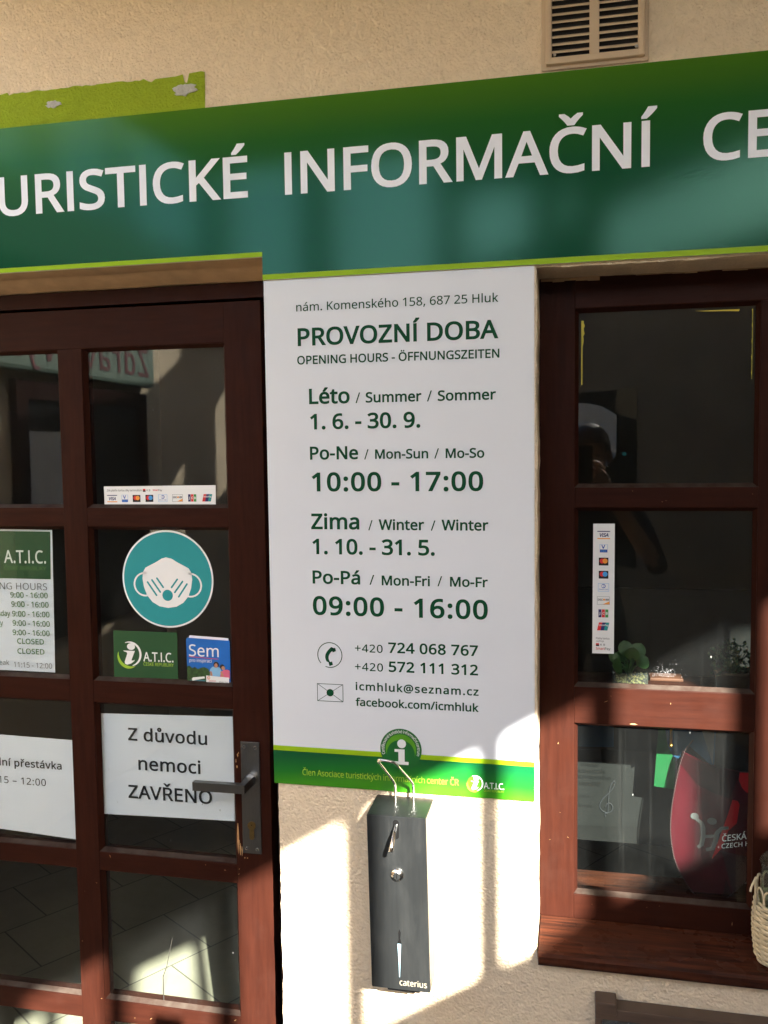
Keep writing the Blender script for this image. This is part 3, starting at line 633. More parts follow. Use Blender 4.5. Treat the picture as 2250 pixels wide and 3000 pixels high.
ů|496|427,430 427,0 370,0 359,57 356,57 340,36 321,20 273,-1 220,-8 173,-4 134,8 103,29 81,59 68,99 63,148 63,430 135,430 135,153 141,108 158,76 188,57 230,51 273,55 306,69 330,91 345,121 354,160 357,206 357,430;247,486 212,492 184,508 166,535 160,571 166,607 184,633 212,650 247,655 282,650 310,633 330,607 336,572 330,535 311,508 282,492;247,526 265,529 279,538 289,552 292,571 289,590 279,604 265,613 247,616 229,613 215,604 205,590 202,571 205,552 214,538 228,529
Ž|459|427,0 30,0 30,55 332,508 40,508 40,573 419,573 419,518 118,64 427,64;196,629 168,668 131,711 97,747 97,757 145,757 188,724 231,683 275,724 318,757 368,757 368,747 333,711 296,668 268,629
ž|377|346,0 31,0 31,47 262,375 45,375 45,430 340,430 340,377 112,55 346,55;152,486 123,526 87,568 53,604 53,614 101,614 144,581 187,540 231,581 274,614 324,614 324,604 289,568 251,526 224,486
–|401|32,184 32,246 369,246 369,184
'''

GLY = {}
for _l in GLYPHS.split('\n'):
    if not _l: continue
    _a, _c = _l[2:].split('|', 1)
    GLY[_l[0]] = (int(_a), [[tuple(int(t) for t in p.split(',')) for p in q.split()] for q in _c.split(';')] if _c else [])

def offset_poly(P, d):
    if d > 0:                       # drop tiny steps that would fold over when the stroke grows
        Q = []
        for q in P:
            if Q and math.hypot(q[0] - Q[-1][0], q[1] - Q[-1][1]) < 9:
                Q[-1] = ((q[0] + Q[-1][0]) / 2, (q[1] + Q[-1][1]) / 2)
            else:
                Q.append(q)
        if len(Q) > 5: P = Q
    for _ in range(10):
        n = len(P); out = []
        for i in range(n):
            a, b, c = Vector(P[i - 1]), Vector(P[i]), Vector(P[(i + 1) % n])
            e0 = (b - a).normalized(); e1 = (c - b).normalized()
            n0 = Vector((-e0.y, e0.x)); n1 = Vector((-e1.y, e1.x))
            k = 1 + n0.dot(n1)
            m = (n0 + n1) / max(k, 0.35 if e0.x * e1.y - e0.y * e1.x < 0 else 0.04)
            out.append((b.x + m.x * d, b.y + m.y * d))
        flip = [i for i in range(n) if (P[(i + 1) % n][0] - P[i][0]) * (out[(i + 1) % n][0] - out[i][0]) + (P[(i + 1) % n][1] - P[i][1]) * (out[(i + 1) % n][1] - out[i][1]) < 0]
        if not flip or n < 6:
            break
        i = flip[0]; j = (i + 1) % n        # an edge that turned over: merge its ends and try again
        mid = ((P[i][0] + P[j][0]) / 2, (P[i][1] + P[j][1]) / 2)
        P = [mid if q == i else P[q] for q in range(n) if q != j]
    return out

def signed(c):
    return sum(c[i - 1][0] * c[i][1] - c[i][0] * c[i - 1][1] for i in range(len(c)))
def inside(pt, c):
    r_ = False
    for i in range(len(c)):
        (x0, y0), (x1, y1) = c[i - 1], c[i]
        if (y0 > pt[1]) != (y1 > pt[1]) and pt[0] < (x1 - x0) * (pt[1] - y0) / (y1 - y0) + x0:
            r_ = not r_
    return r_
def group_loops(src, loops):
    outs = [(s_, [l_]) for s_, l_ in zip(src, loops) if signed(s_) < 0]
    for s_, l_ in zip(src, loops):
        if signed(s_) >= 0:
            for so, g_ in outs:
                if inside(s_[0], so):
                    g_.append(l_); break
    return [g_ for _, g_ in outs]

def text(mb, s, x0, x1, zb, cap, y, key, w=12, hs=None, slant=0.0, warp=None, mono=False):
    """lettering of capital height cap on the line zb, drawn from x0 to x1; w is the extra stroke weight"""
    k = cap / (573.0 + 2 * w)
    items = []; pen = 0
    for i, ch in enumerate(s):
        adv, cons = GLY[ch]
        items.append((pen, i, cons)); pen += adv
    xs = [(p + q[0], i) for p, i, cons in items for c in cons for q in c]
    lo = min(xs)[0] - w; hi = max(xs)[0] + w
    nat = (hi - lo) * k
    n = max(1, len(s) - 1)
    if hs is None:
        hs = min(1.10, max(0.84, (x1 - x0) / nat))
    tr = (x1 - x0 - nat * hs) / n
    for p, i, cons in items:
        if not cons: continue
        loops = []
        for c in cons:
            loops.append([((p + q[0] - lo) * k * hs + tr * i + x0 + slant * (q[1] + w) * k, zb + (q[1] + w) * k) for q in offset_poly(c, w)])
        if warp: loops = [[warp(*q) for q in c] for c in loops]
        for grp in group_loops(cons, loops):
            flat = [q for c in grp for q in c]
            tris = tessellate_polygon([[Vector((q[0], q[1], 0)) for q in c] for c in grp])
            V = [(q[0], y, q[1]) for q in flat]
            mb.mesh(V, orient(V, tris), key)

def jit(x0, z0, x1, z1, amp=0.0011, step=0.012):
    n = max(2, int(math.hypot(x1 - x0, z1 - z0) / step))
    out = []; jj = 0.0
    for i in range(n):
        t = i / n
        jj = 0.6 * jj + random.gauss(0, amp * .5)
        j = jj if i else 0
        dx, dz = x1 - x0, z1 - z0
        L = math.hypot(dx, dz)
        out.append((x0 + dx * t - dz / L * j, z0 + dz * t + dx / L * j))
    return out

# ================================================================== setting
g = MB(); g.face([(-200, -200, 0), (200, -200, 0), (200, 200, 0), (-200, 200, 0)], 'paving')
tag(g.build('ground', origin=(0, 0, 0)), kind='structure', label='beige paving slabs in front of the building', cat='paving')

# the plastered facade with its two openings
WT = 0.32
wall = empty('plaster_wall', (0.25, 0, 0))
tag(wall, 'rough beige plastered building facade carrying the green sign', 'wall')
w = MB()
w.prism([(-1.8, 0), (-0.95, 0), (-0.95, 4), (-1.8, 4)], 0, WT, 'plaster')
w.prism([(-0.95, 2.0455), (0.007, 2.0455), (0.007, 4), (-0.95, 4)], 0, WT, 'plaster')
w.prism([(0.007, 0)] + [(0.484, 0), (0.484, 0.79)] + jit(0.484, 0.79, 0.484, 1.998)[1:] + [(0.484, 1.998), (0.484, 4), (0.007, 4), (0.007, 2.0225)]
        + list(reversed(jit(0.007, 0, 0.007, 2.0225)[1:])), 0, WT, 'plaster')
w.prism(jit(0.484, 1.998, 1.312, 1.998) + [(1.312, 1.998), (1.312, 4), (0.484, 4)], 0, WT, 'plaster')
w.prism([(0.484, 0), (1.312, 0), (1.312, 0.7885), (0.484, 0.7885)], 0, WT, 'plaster')
w.prism([(1.312, 0), (4.0, 0), (4.0, 4), (1.312, 4)], 0, WT, 'plaster')
w.build('wall_face', wall)
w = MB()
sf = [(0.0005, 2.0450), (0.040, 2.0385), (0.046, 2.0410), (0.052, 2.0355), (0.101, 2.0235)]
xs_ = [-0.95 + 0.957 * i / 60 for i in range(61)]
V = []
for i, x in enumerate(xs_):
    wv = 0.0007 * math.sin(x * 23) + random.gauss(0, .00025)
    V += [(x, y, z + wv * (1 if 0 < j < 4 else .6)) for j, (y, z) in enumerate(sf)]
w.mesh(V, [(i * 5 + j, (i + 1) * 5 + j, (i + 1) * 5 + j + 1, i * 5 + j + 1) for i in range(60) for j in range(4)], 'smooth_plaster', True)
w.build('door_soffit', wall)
p = MB()
top = [(-0.95, 2.3765)]
x = -0.95
while x < -0.125:
    x += random.uniform(0.004, 0.011)
    top.append((x, 2.3755 + random.gauss(0, 0.0012)))
top = [q for q in top if q[0] < -0.218] + [(-0.2150, 2.3712), (-0.2080, 2.3690), (-0.2000, 2.3738), (-0.1600, 2.3742), (-0.1470, 2.3765), (-0.1435, 2.3620), (-0.1385, 2.3610), (-0.1340, 2.3772), (-0.1100, 2.3785), (-0.1043, 2.3765), (-0.1046, 2.35), (-0.1058, 2.31)]
p.prism(top + [(-0.95, 2.31)], -0.0012, 0, 'green_paint')
p.build('paint_patch', wall)
def blob(cx, cz, rx, rz, n=26, amp=0.22, seed=1):
    rnd = random.Random(seed)
    return [(cx + rx * math.cos(2 * math.pi * i / n) * (1 + rnd.gauss(0, amp * .5)), cz + rz * math.sin(2 * math.pi * i / n) * (1 + rnd.gauss(0, amp * .5))) for i in range(n)]
for (cx, cz, rx, rz, sd) in ((-0.1440, 2.3490, 0.023, 0.0105, 3), (-0.4080, 2.3480, 0.0145, 0.0058, 8)):
    b_ = MB(); b_.prism(blob(cx, cz, rx, rz, 30, 0.28, sd), -0.0030, -0.0012, 'bare'); b_.build('bare_patch', wall)

# the dim room behind the glass
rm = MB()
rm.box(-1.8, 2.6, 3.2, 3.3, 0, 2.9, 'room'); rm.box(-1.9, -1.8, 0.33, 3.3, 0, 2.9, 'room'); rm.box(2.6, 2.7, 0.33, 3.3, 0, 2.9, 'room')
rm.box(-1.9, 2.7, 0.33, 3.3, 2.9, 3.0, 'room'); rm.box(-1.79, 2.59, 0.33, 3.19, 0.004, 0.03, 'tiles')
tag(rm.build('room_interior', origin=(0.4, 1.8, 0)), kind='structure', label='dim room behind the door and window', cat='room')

# low canopy over the entrance, out of the picture above
cn = empty('canopy', (1.1, -0.83, 2.74))
tag(cn, 'flat grey canopy board above the green banner', 'canopy')
c_ = MB(); c_.box(-0.85, 3.2, -1.66, -0.002, 2.74, 2.86, 'roof', 0.01); c_.build('canopy_board', cn)
for bx in (-0.5, 0.9, 2.3):
    c_ = MB(); c_.tube([(bx, -1.4, 2.86), (bx, -0.003, 3.6)], 0.012, 'steel_bar'); c_.build('tie_rod', cn)

# oblique house wall on the right of the yard with a barred strip opening; it throws the shadows
E_ = Vector((0.666, 1.0, 0)).normalized(); NRM = Vector((E_.y, -E_.x, 0))
def spt(Y, off=0.0, z=0.0):
    return Vector((3.808 + 0.666 * Y, Y, z)) + NRM * off
def seg(mb, Ya, Yb, z0, z1, t, k):
    a0, a1, b0, b1 = spt(Ya, -t / 2), spt(Ya, t / 2), spt(Yb, -t / 2), spt(Yb, t / 2)
    V = [Vector((q.x, q.y, z)) for z in (z0, z1) for q in (a0, b0, b1, a1)]
    mb.mesh(V, [(3, 2, 1, 0), (4, 5, 6, 7), (0, 1, 5, 4), (1, 2, 6, 5), (2, 3, 7, 6), (3, 0, 4, 7)], k)
ZB, ZT = 2.811, 3.2545
hs_ = empty('side_house_wall', spt(-4.0)); tag(hs_, 'beige side house wall with a barred strip opening under its eaves', 'house')
s_ = MB()
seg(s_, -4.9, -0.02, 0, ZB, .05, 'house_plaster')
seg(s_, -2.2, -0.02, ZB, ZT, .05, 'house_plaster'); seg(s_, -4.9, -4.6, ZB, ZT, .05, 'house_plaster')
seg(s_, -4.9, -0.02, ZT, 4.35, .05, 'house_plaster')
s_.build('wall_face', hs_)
for i in range(-6, 5):
    Y = -3.0843 + 0.2108 * i
    if -4.6 < Y < -2.2:
        bq = MB(); seg(bq, Y - 0.015, Y + 0.015, ZB, ZT, .034, 'steel_bar'); bq.build('opening_bar', hs_)
cw = MB()
a = spt(-4.95, -0.045); b = spt(-4.28, -0.045)
def spanel(mb, Ya, Yb, z0, z1, off, k):
    a, b = spt(Ya, off), spt(Yb, off)
    mb.face([(a.x, a.y, z0), (b.x, b.y, z0), (b.x, b.y, z1), (a.x, a.y, z1)], k)
spanel(cw, -4.95, -4.28, 0.9, 2.09, -0.03, 'dark_pane')
cw2 = MB()
aa = []
for i in range(13):
    t = i / 12; Y = -4.90 + 0.45 * t
    aa.append((Y, 2.02 - 0.10 * t ** 3))
for i in range(12):
    a, b = spt(aa[i][0], -0.05 + 0.012 * math.sin(i * 1.7)), spt(aa[i + 1][0], -0.05 + 0.012 * math.sin((i + 1) * 1.7))
    cw2.face([(a.x, a.y, 1.35 + 0.3 * (i / 12) ** 2), (b.x, b.y, 1.35 + 0.3 * ((i + 1) / 12) ** 2), (b.x, b.y, aa[i + 1][1]), (a.x, a.y, aa[i][1])], 'curtain')
wp = cw.build('house_window', hs_); cw2.build('curtain', wp)

lw = MB()
seg(lw, -14, -4.9, 0, 3.25, .05, 'yard_plaster')
tag(lw.build('yard_wall'), 'low beige yard wall running on from the side house', 'wall')

pg = empty('pergola', (-2.4, -6.0, 0)); tag(pg, 'row of dark timber pergola posts across the yard', 'pergola')  # posts added out of view to put dark bands in the banner's reflection
for px_, wd_ in ((-5.3, .16), (-4.3, .22), (-3.5, .14), (-2.6, .24), (-1.65, .26), (-0.5, .20), (0.30, .26)):
    q_ = MB(); q_.box(px_ - wd_ / 2, px_ + wd_ / 2, -6.08, -5.94, 0, 5.2 if px_ < -1 else 4.6, 'case_wood', .01); q_.build('post', pg)
q_ = MB(); q_.box(-5.5, -1.4, -6.12, -5.90, 5.2, 5.4, 'case_wood', .01); q_.build('beam', pg)
q_ = MB(); q_.prism([(-0.7, 4.0), (1.4, 4.0), (1.4, 5.6), (0.76, 5.36), (0.13, 4.68), (-0.25, 4.52), (-0.7, 4.42)], -6.55, -6.45, 'case_wood'); q_.box(0.5, 0.62, -6.55, -6.46, 0, 3.99, 'case_wood'); q_.build('gable_board', pg)  # unseen board added, its outline shaped to shade the mirrored shop wall

# the wall closing the yard on the left, with the health food shop
sh = empty('shop_wall', (-1.8, -2.6, 0)); tag(sh, 'beige shop wall across the yard, mirrored in the door panes', 'wall')
s_ = MB(); s_.box(-1.95, -1.8, -7.0, 0.0, 0, 2.46, 'plaster'); s_.build('wall_face', sh)
wn_ = MB(); wn_.prism([(-2.6, 2.47), (-1.70, 2.47), (-1.70, 2.53), (-2.3, 3.18), (-2.6, 3.18)], -7.1, -0.02, 'roof_dark'); wn_.build('roof', sh)
wn_ = MB(); wn_.box(-1.80, -1.78, -2.70, -1.62, 0.85, 1.985, 'dark_pane')
sw = wn_.build('shop_window', sh)
wn_ = MB()
for (y0, y1, z0, z1) in ((-2.74, -2.66, 0.8, 2.02), (-1.66, -1.58, 0.8, 2.02), (-2.66, -1.66, 1.94, 2.02), (-2.66, -1.66, 1.40, 1.44), (-2.19, -2.13, 0.8, 1.94)):
    wn_.box(-1.80, -1.765, y0, y1, z0, z1, 'wood')
wn_.build('window_frame', sw)
wn_ = MB()
for i in range(14):
    y = -2.12 + i * 0.033
    wn_.box(-1.779, -1.775 + 0.002 * (i % 3), y, y + 0.029, 1.45, 1.80, 'curtain')
wn_.build('curtain', sw)
sb = MB(); sb.box(-1.80, -1.73, -2.78, -1.0, 2.055, 2.42, 'mint', 0.02)
sbo = sb.build('shop_signboard'); tag(sbo, 'mint green signboard reading Zdravá výživa above the shop window', 'sign')
tx = MB()
text(tx, 'Zdravá výživa', -2.70, -1.15, 2.11, 0.145, 0, 'crimson', w=4)
tx.v = [Vector((-1.728, v.x, v.z)) for v in tx.v]
tx.build('lettering', sbo)

# ================================================================== green banner
bn = empty('banner_sign', (0.35, -0.006, 2.001))
tag(bn, 'long glossy dark green banner reading TURISTICKÉ INFORMAČNÍ CENTRUM', 'sign')
b_ = MB()
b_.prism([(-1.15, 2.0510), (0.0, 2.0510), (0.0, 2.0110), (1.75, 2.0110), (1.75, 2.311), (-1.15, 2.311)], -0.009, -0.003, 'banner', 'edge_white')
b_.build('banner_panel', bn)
b_ = MB()
b_.prism([(-1.15, 2.0425), (0.0, 2.0425), (0.0, 2.0509), (-1.15, 2.0509)], -0.009, -0.003, 'lime', 'edge_white')
b_.prism([(0.0, 2.0015), (1.75, 2.0015), (1.75, 2.0109), (0.0, 2.0109)], -0.009, -0.003, 'lime', 'edge_white')
b_.build('lime_edge', bn)
for s, x0, x1, z in (('URISTICKÉ', -0.5261, -0.0240, 2.1480), ('INFORMAČNÍ', 0.0454, 0.6757, 2.1472), ('CENTRUM', 0.7467, 1.215, 2.1485)):
    b_ = MB(); text(b_, s, x0, x1, z, 0.0728, -0.0097, 'white_vinyl', w=15)
    b_.build('lettering', bn)
b_ = MB(); text(b_, 'T', -0.588, -0.540, 2.1480, 0.0728, -0.0097, 'white_vinyl', w=15); b_.build('lettering', bn)

# ================================================================== opening hours panel
pn = empty('opening_hours_sign', (0.24, -0.002, 1.077))
tag(pn, 'tall white opening hours sign with dark green text and a green foot strip', 'sign')
b_ = MB(); b_.prism([(0.0, 1.1406), (0.48, 1.1392), (0.48, 2.0005), (0.0, 2.0005)], -0.0045, 0, 'panel_white', 'edge_white'); b_.build('sign_panel', pn)
b_ = MB(); b_.prism([(0.0, 1.0775), (0.48, 1.0770), (0.48, 1.1391), (0.0, 1.1405)], -0.0045, 0, 'strip', 'edge_white'); b_.build('green_strip', pn)
b_ = MB(); b_.prism([(0.0, 1.1405), (0.48, 1.1391), (0.48, 1.1478), (0.0, 1.1495)], -0.0049, -0.0045, 'lime'); b_.build('lime_stripe', pn)
LINES = [
 ('nám. Komenského 158, 687 25 Hluk', 0.0605, 0.4198, 1.9437, 0.0148, 4), ('PROVOZNÍ DOBA', 0.0622, 0.4193, 1.8823, 0.0316, 17),
 ('OPENING HOURS - ÖFFNUNGSZEITEN', 0.0606, 0.4213, 1.8496, 0.0152, 14),
 ('Léto', 0.0815, 0.1566, 1.7785, 0.0275, 18), ('/', 0.1672, 0.1758, 1.7785, 0.0185, 2), ('Summer', 0.1857, 0.2858, 1.7788, 0.0184, 17), ('/', 0.2954, 0.3043, 1.7783, 0.0188, 2), ('Sommer', 0.3145, 0.4151, 1.7787, 0.0181, 17),
 ('1. 6. - 30. 9.', 0.0829, 0.2832, 1.7332, 0.0278, 19),
 ('Po-Ne', 0.0812, 0.1705, 1.6791, 0.0236, 17), ('/', 0.1817, 0.1897, 1.6787, 0.0180, 2), ('Mon-Sun', 0.2015, 0.2967, 1.6793, 0.0170, 16), ('/', 0.3075, 0.3158, 1.6789, 0.0177, 2), ('Mo-So', 0.3275, 0.3948, 1.6794, 0.0170, 16),
 ('10:00 - 17:00', 0.0841, 0.3927, 1.6219, 0.0341, 18),
 ('Zima', 0.0811, 0.1709, 1.5535, 0.0285, 18), ('/', 0.1873, 0.1953, 1.5523, 0.0182, 2), ('Winter', 0.2065, 0.2883, 1.5530, 0.0190, 17), ('/', 0.3002, 0.3086, 1.5525, 0.0179, 2), ('Winter', 0.3194, 0.4012, 1.5529, 0.0190, 17),
 ('1. 10. - 31. 5.', 0.0829, 0.3069, 1.5082, 0.0281, 19),
 ('Po-Pá', 0.0819, 0.1710, 1.4543, 0.0242, 17), ('/', 0.1882, 0.1969, 1.4543, 0.0177, 2), ('Mon-Fri', 0.2106, 0.2977, 1.4537, 0.0178, 16), ('/', 0.3112, 0.3196, 1.4540, 0.0180, 2), ('Mo-Fr', 0.3335, 0.3999, 1.4539, 0.0175, 16),
 ('09:00 - 16:00', 0.0815, 0.3996, 1.3970, 0.0345, 18),
 ('+420', 0.1594, 0.2107, 1.3312, 0.0144, 5), ('724 068 767', 0.2210, 0.3821, 1.3317, 0.0191, 17), ('+420', 0.1589, 0.2109, 1.2972, 0.0145, 5), ('572 111 312', 0.2215, 0.3820, 1.2972, 0.0191, 17),
 ('icmhluk@seznam.cz', 0.1597, 0.3827, 1.2610, 0.0145, 16), ('facebook.com/icmhluk', 0.1592, 0.3825, 1.2319, 0.0147, 16)]
rows = {}
for l in LINES:
    rows.setdefault(round(l[3], 2), []).append(l)
for zk, ls in rows.items():
    for s, x0, x1, z, h, wt in ls:
        b_ = MB(); text(b_, s, x0, x1, z, h, -0.0052, 'ink', w=wt + (3 if wt > 12 else 2)); b_.build('text_line', pn)
b_ = MB(); text(b_, 'Člen Asociace turistických informačních', 0.0556, 0.2853, 1.0964, 0.0113, -0.0052, 'lime_ink', w=2); text(b_, 'center ČR', 0.2891, 0.3466, 1.0966, 0.0115, -0.0052, 'lime_ink', w=9); b_.build('text_line', pn)

def swoosh_i(b_, cx, cz, r, y, white, lime, bg=None, tilt=0.28):
    """the slanted i in a crescent ring"""
    b_.ring(cx, cz, r * .86, r * 1.04, y, white, -75, 112, 40, lambda t: max(.12, math.sin(math.pi * min(1, t * .92 + .06)) ** .6))
    b_.ring(cx, cz - r * .10, r * .84, r * 1.10, y - .0002, lime, 165, 300, 36, lambda t: max(.06, math.sin(math.pi * t) ** .7))
    b_.disc(cx + r * .16, cz + r * .60, r * .27, y - .0004, y, white, 24, rx=r * .34)
    q = [(-.52, .26), (.48, .26), (.20, -.38), (.16, -.52), (.34, -.50), (.44, -.44), (.40, -.56), (.12, -.76), (-.22, -.86), (-.40, -.78), (-.42, -.62), (-.18, .02), (-.22, .14), (-.40, .18)]
    b_.prism([(cx + r * a, cz + r * c) for a, c in q], y - .0004, y, white)
def atic(parent, cx, cz, r, x0, x1, z1, cap, z2, cap2, y, white='sticker_white', lime='lime_ink'):
    b_ = MB(); swoosh_i(b_, cx, cz, r, y, white, lime); b_.build('emblem', parent)
    b_ = MB(); text(b_, 'A.T.I.C.', x0, x1, z1, cap, y, white, w=12); b_.build('lettering', parent)
    b_ = MB(); text(b_, 'ČESKÉ REPUBLIKY', x0, x1, z2, cap2, y, lime, w=6); b_.build('lettering', parent)
b_ = MB(); b_.disc(0.3752, 1.1024, 0.0138, -0.0051, -0.0047, 'emblem_light', 36); b_.build('emblem_disc', pn)
atic(pn, 0.3755, 1.1030, 0.0142, 0.3911, 0.4272, 1.0945, 0.0113, 1.0890, 0.0036, -0.0054)
# phone and envelope symbols
b_ = MB()
b_.ring(0.112, 1.3237, 0.0221, 0.0236, -0.0052, 'ink', -112, 222, 56)
hp = []
for i in range(15):
    t = -1 + 2 * i / 14
    hp.append((0.1145 - 0.0075 * (1 - t * t) + 0.0045 * t, 1.3235 + 0.0135 * t, 0.0033 + 0.0012 * abs(t) ** 3))
L_ = [(x - w_ * .95, z + w_ * .35) for x, z, w_ in hp]; R_ = [(x + w_ * .95, z - w_ * .35) for x, z, w_ in hp]
b_.prism(L_ + R_[::-1], -0.0053, -0.0049, 'ink')
for (cx, cz) in ((0.1190, 1.3330), (0.1128, 1.3075)):
    b_.prism([(cx - .0035, cz + .0022), (cx + .0030, cz + .0044), (cx + .0048, cz - .0018), (cx - .0016, cz - .0042)], -0.0053, -0.0049, 'ink')
b_.build('phone_symbol', pn)
b_ = MB()
ex0, ex1, ez0, ez1 = 0.0868, 0.1360, 1.2375, 1.2702
t_ = 0.0009
b_.box(ex0, ex1, -0.0052, -0.0048, ez1 - t_, ez1, 'ink'); b_.box(ex0, ex1, -0.0052, -0.0048, ez0, ez0 + t_, 'ink')
b_.box(ex0, ex0 + t_, -0.0052, -0.0048, ez0 + t_, ez1 - t_, 'ink'); b_.box(ex1 - t_, ex1, -0.0052, -0.0048, ez0 + t_, ez1 - t_, 'ink')
ecx, ecz = (ex0 + ex1) / 2, (ez0 + ez1) / 2
for (x, z) in ((ex0, ez0), (ex0, ez1), (ex1, ez0), (ex1, ez1)):
    d = Vector((x - ecx, z - ecz)).normalized(); nrm = Vector((-d.y, d.x)) * 0.0004
    a = Vector((ecx, ecz)) + d * 0.006
    b_.prism([tuple(a + nrm), tuple(a - nrm), (x - nrm.x - d.x * .001, z - nrm.y - d.y * .001), (x + nrm.x - d.x * .001, z + nrm.y - d.y * .001)], -0.0051, -0.0048, 'ink')
b_.disc(ecx, ecz, 0.0068, -0.0053, -0.0048, 'ink', 28)
b_.build('envelope_symbol', pn)
# round certificate emblem over the stripe
em = MB(); em.disc(0.2420, 1.1560, 0.0380, -0.0054, -0.0050, 'emblem_green', 64); emo = em.build('certificate_emblem', pn)
e2 = MB(); e2.disc(0.2420, 1.1560, 0.0278, -0.0057, -0.0055, 'emblem_light', 56)
e2.disc(0.2420, 1.1480, 0.0255, -0.0060, -0.0058, 'emblem_green', 56); e2.build('emblem_disc', emo)
e2 = MB(); e2.disc(0.2437, 1.1668, 0.0080, -0.0063, -0.0061, 'sticker_white', 32)
e2.prism([(0.2305, 1.1565), (0.2490, 1.1565), (0.2490, 1.1340), (0.2560, 1.1340), (0.2560, 1.1285), (0.2305, 1.1285), (0.2305, 1.1340), (0.2375, 1.1340), (0.2375, 1.1515), (0.2305, 1.1515)], -0.0063, -0.0061, 'sticker_white')
e2.build('letter_i', emo)
e2 = MB()
Rt = 0.0302
def arc(x, z):
    a = R(198) - x / Rt
    return (0.2420 + (Rt + z) * math.cos(a), 1.1560 + (Rt + z) * math.sin(a))
text(e2, 'Certifikované turistické informační centrum', 0, Rt * R(216), 0, 0.0056, -0.0058, 'sticker_white', w=1, warp=arc)
e2.build('lettering', emo)

# ================================================================== door and window joinery
YF, YG = 0.100, 0.113
def joinery(parent, part, x0, x1, z0, z1, cols, rws, yb=0.140, bead=0.0065):
    mb = MB()
    xs = [x0] + [v for c in cols for v in c] + [x1]
    zs = [z0] + [v for r_ in sorted(rws) for v in r_] + [z1]
    c = 0.0012
    mb.box(x0, cols[0][0], YF, yb, z0, z1, 'wood', c)
    mb.box(cols[-1][1], x1, YF, yb, z0, z1, 'wood', c)
    zr = sorted(rws)
    mb.box(cols[0][0], cols[-1][1], YF, yb, z0, zr[0][0], 'wood_h', c)
    mb.box(cols[0][0], cols[-1][1], YF, yb, zr[-1][1], z1, 'wood_h', c)
    for i in range(len(cols) - 1):
        mb.box(cols[i][1], cols[i + 1][0], YF - .0006, yb, zr[0][0], zr[-1][1], 'wood', c)
    for (a, b) in cols:
        for i in range(len(zr) - 1):
            mb.box(a, b, YF, yb, zr[i][1], zr[i + 1][0], 'wood_h', c)
    o = mb.build(part, parent)
    for (a, b) in cols:
        for (lo, hi) in zr:
            q = MB(); y0 = YF + 0.003; s = bead; y1 = YG - 0.0004
            A = [(a, y0, lo), (b, y0, lo), (b, y0, hi), (a, y0, hi)]
            B = [(a + s, y1, lo + s), (b - s, y1, lo + s), (b - s, y1, hi - s), (a + s, y1, hi - s)]
            for j in range(4):
                j2 = (j + 1) % 4
                q.face([A[j], A[j2], B[j2], B[j]], 'bead' if j == 0 else 'wood')
            q.build('glazing_bead', parent)
            q = MB(); q.box(a + .001, b - .001, YG, YG + .003, lo + .001, hi - .001, 'glass'); q.build('window_pane', parent)
    return o

door = empty('entrance_door', (-0.457, 0.11, 0.0))
tag(door, 'brown painted wooden door with glazed panes and a steel lever handle', 'door')
joinery(door, 'door_leaf', -0.868, -0.0455, 0.02, 1.986, [(-0.790, -0.483), (-0.429, -0.1215)],
        [(1.585, 1.9075), (1.226, 1.546), (0.860, 1.180), (0.536, 0.820), (0.150, 0.490)])
fr = MB()
fr.box(-0.0395, 0.030, 0.122, 0.20, 0.0, 2.022, 'rebate'); fr.box(-0.95, -0.874, 0.100, 0.20, 0.0, 2.022, 'wood')
fr.box(-0.874, -0.0395, 0.1015, 0.20, 1.992, 2.022, 'wood_h'); fr.box(-0.874, -0.0395, 0.142, 0.20, 0.0, 0.019, 'wood_h')
fr.box(-0.0325, 0.0065, 0.108, 0.1215, 0.0, 2.02, 'wood')
fr.build('door_frame', door)
hd = MB(); hd.box(-0.1062, -0.0668, 0.0965, 0.1000, 0.8870, 1.1163, 'metal', 0.0006)
ho = hd.build('door_handle', door)
hd = MB()
hd.mesh(*((lambda P, n: ([(cx, y, cz) for y in (0.0885, 0.0965) for cx, cz in P], [tuple(range(n))] + [(i, n + i, n + (i + 1) % n, (i + 1) % n) for i in range(n)]))([(-0.0838 + .0125 * math.cos(2 * math.pi * i / 32), 1.0408 + .0125 * math.sin(2 * math.pi * i / 32)) for i in range(32)], 32)), 'chrome')
hd.build('rose', ho)
hd = MB()
# neck: from the rose outwards, flat bar to the left
def bar(mb, P0, P1, a, b_dir, k):
    pass
def loft(mb, secs, k):
    V = [q for s_ in secs for q in s_]
    F = []
    for i in range(len(secs) - 1):
        for j in range(4):
            F.append((i * 4 + j, i * 4 + (j + 1) % 4, (i + 1) * 4 + (j + 1) % 4, (i + 1) * 4 + j))
    F.append((3, 2, 1, 0)); n_ = (len(secs) - 1) * 4; F.append((n_, n_ + 1, n_ + 2, n_ + 3))
    mb.mesh(V, F, k)
H = 0.0085
def sec_x(x, ya, yb2, zc): return [(x, ya, zc - H), (x, ya, zc + H), (x, yb2, zc + H), (x, yb2, zc - H)]
def sec_y(y, xa, xb, zc): return [(xb, y, zc - H), (xb, y, zc + H), (xa, y, zc + H), (xa, y, zc - H)]
loft(hd, [sec_y(0.089, -0.092, -0.076, 1.0408), sec_y(0.062, -0.0905, -0.0775, 1.0408), [(-0.0775, 0.040, 1.0408 - H), (-0.0775, 0.040, 1.0408 + H), (-0.0905, 0.053, 1.0408 + H), (-0.0905, 0.053, 1.0408 - H)],
          sec_x(-0.186, 0.040, 0.053, 1.0402)], 'metal')
hd.build('lever', ho)
hd = MB()
P = []
for i in range(25):
    a = R(-58 + 296 * i / 24); P.append((-0.0858 + .0085 * math.cos(a), 0.9455 + .0085 * math.sin(a)))
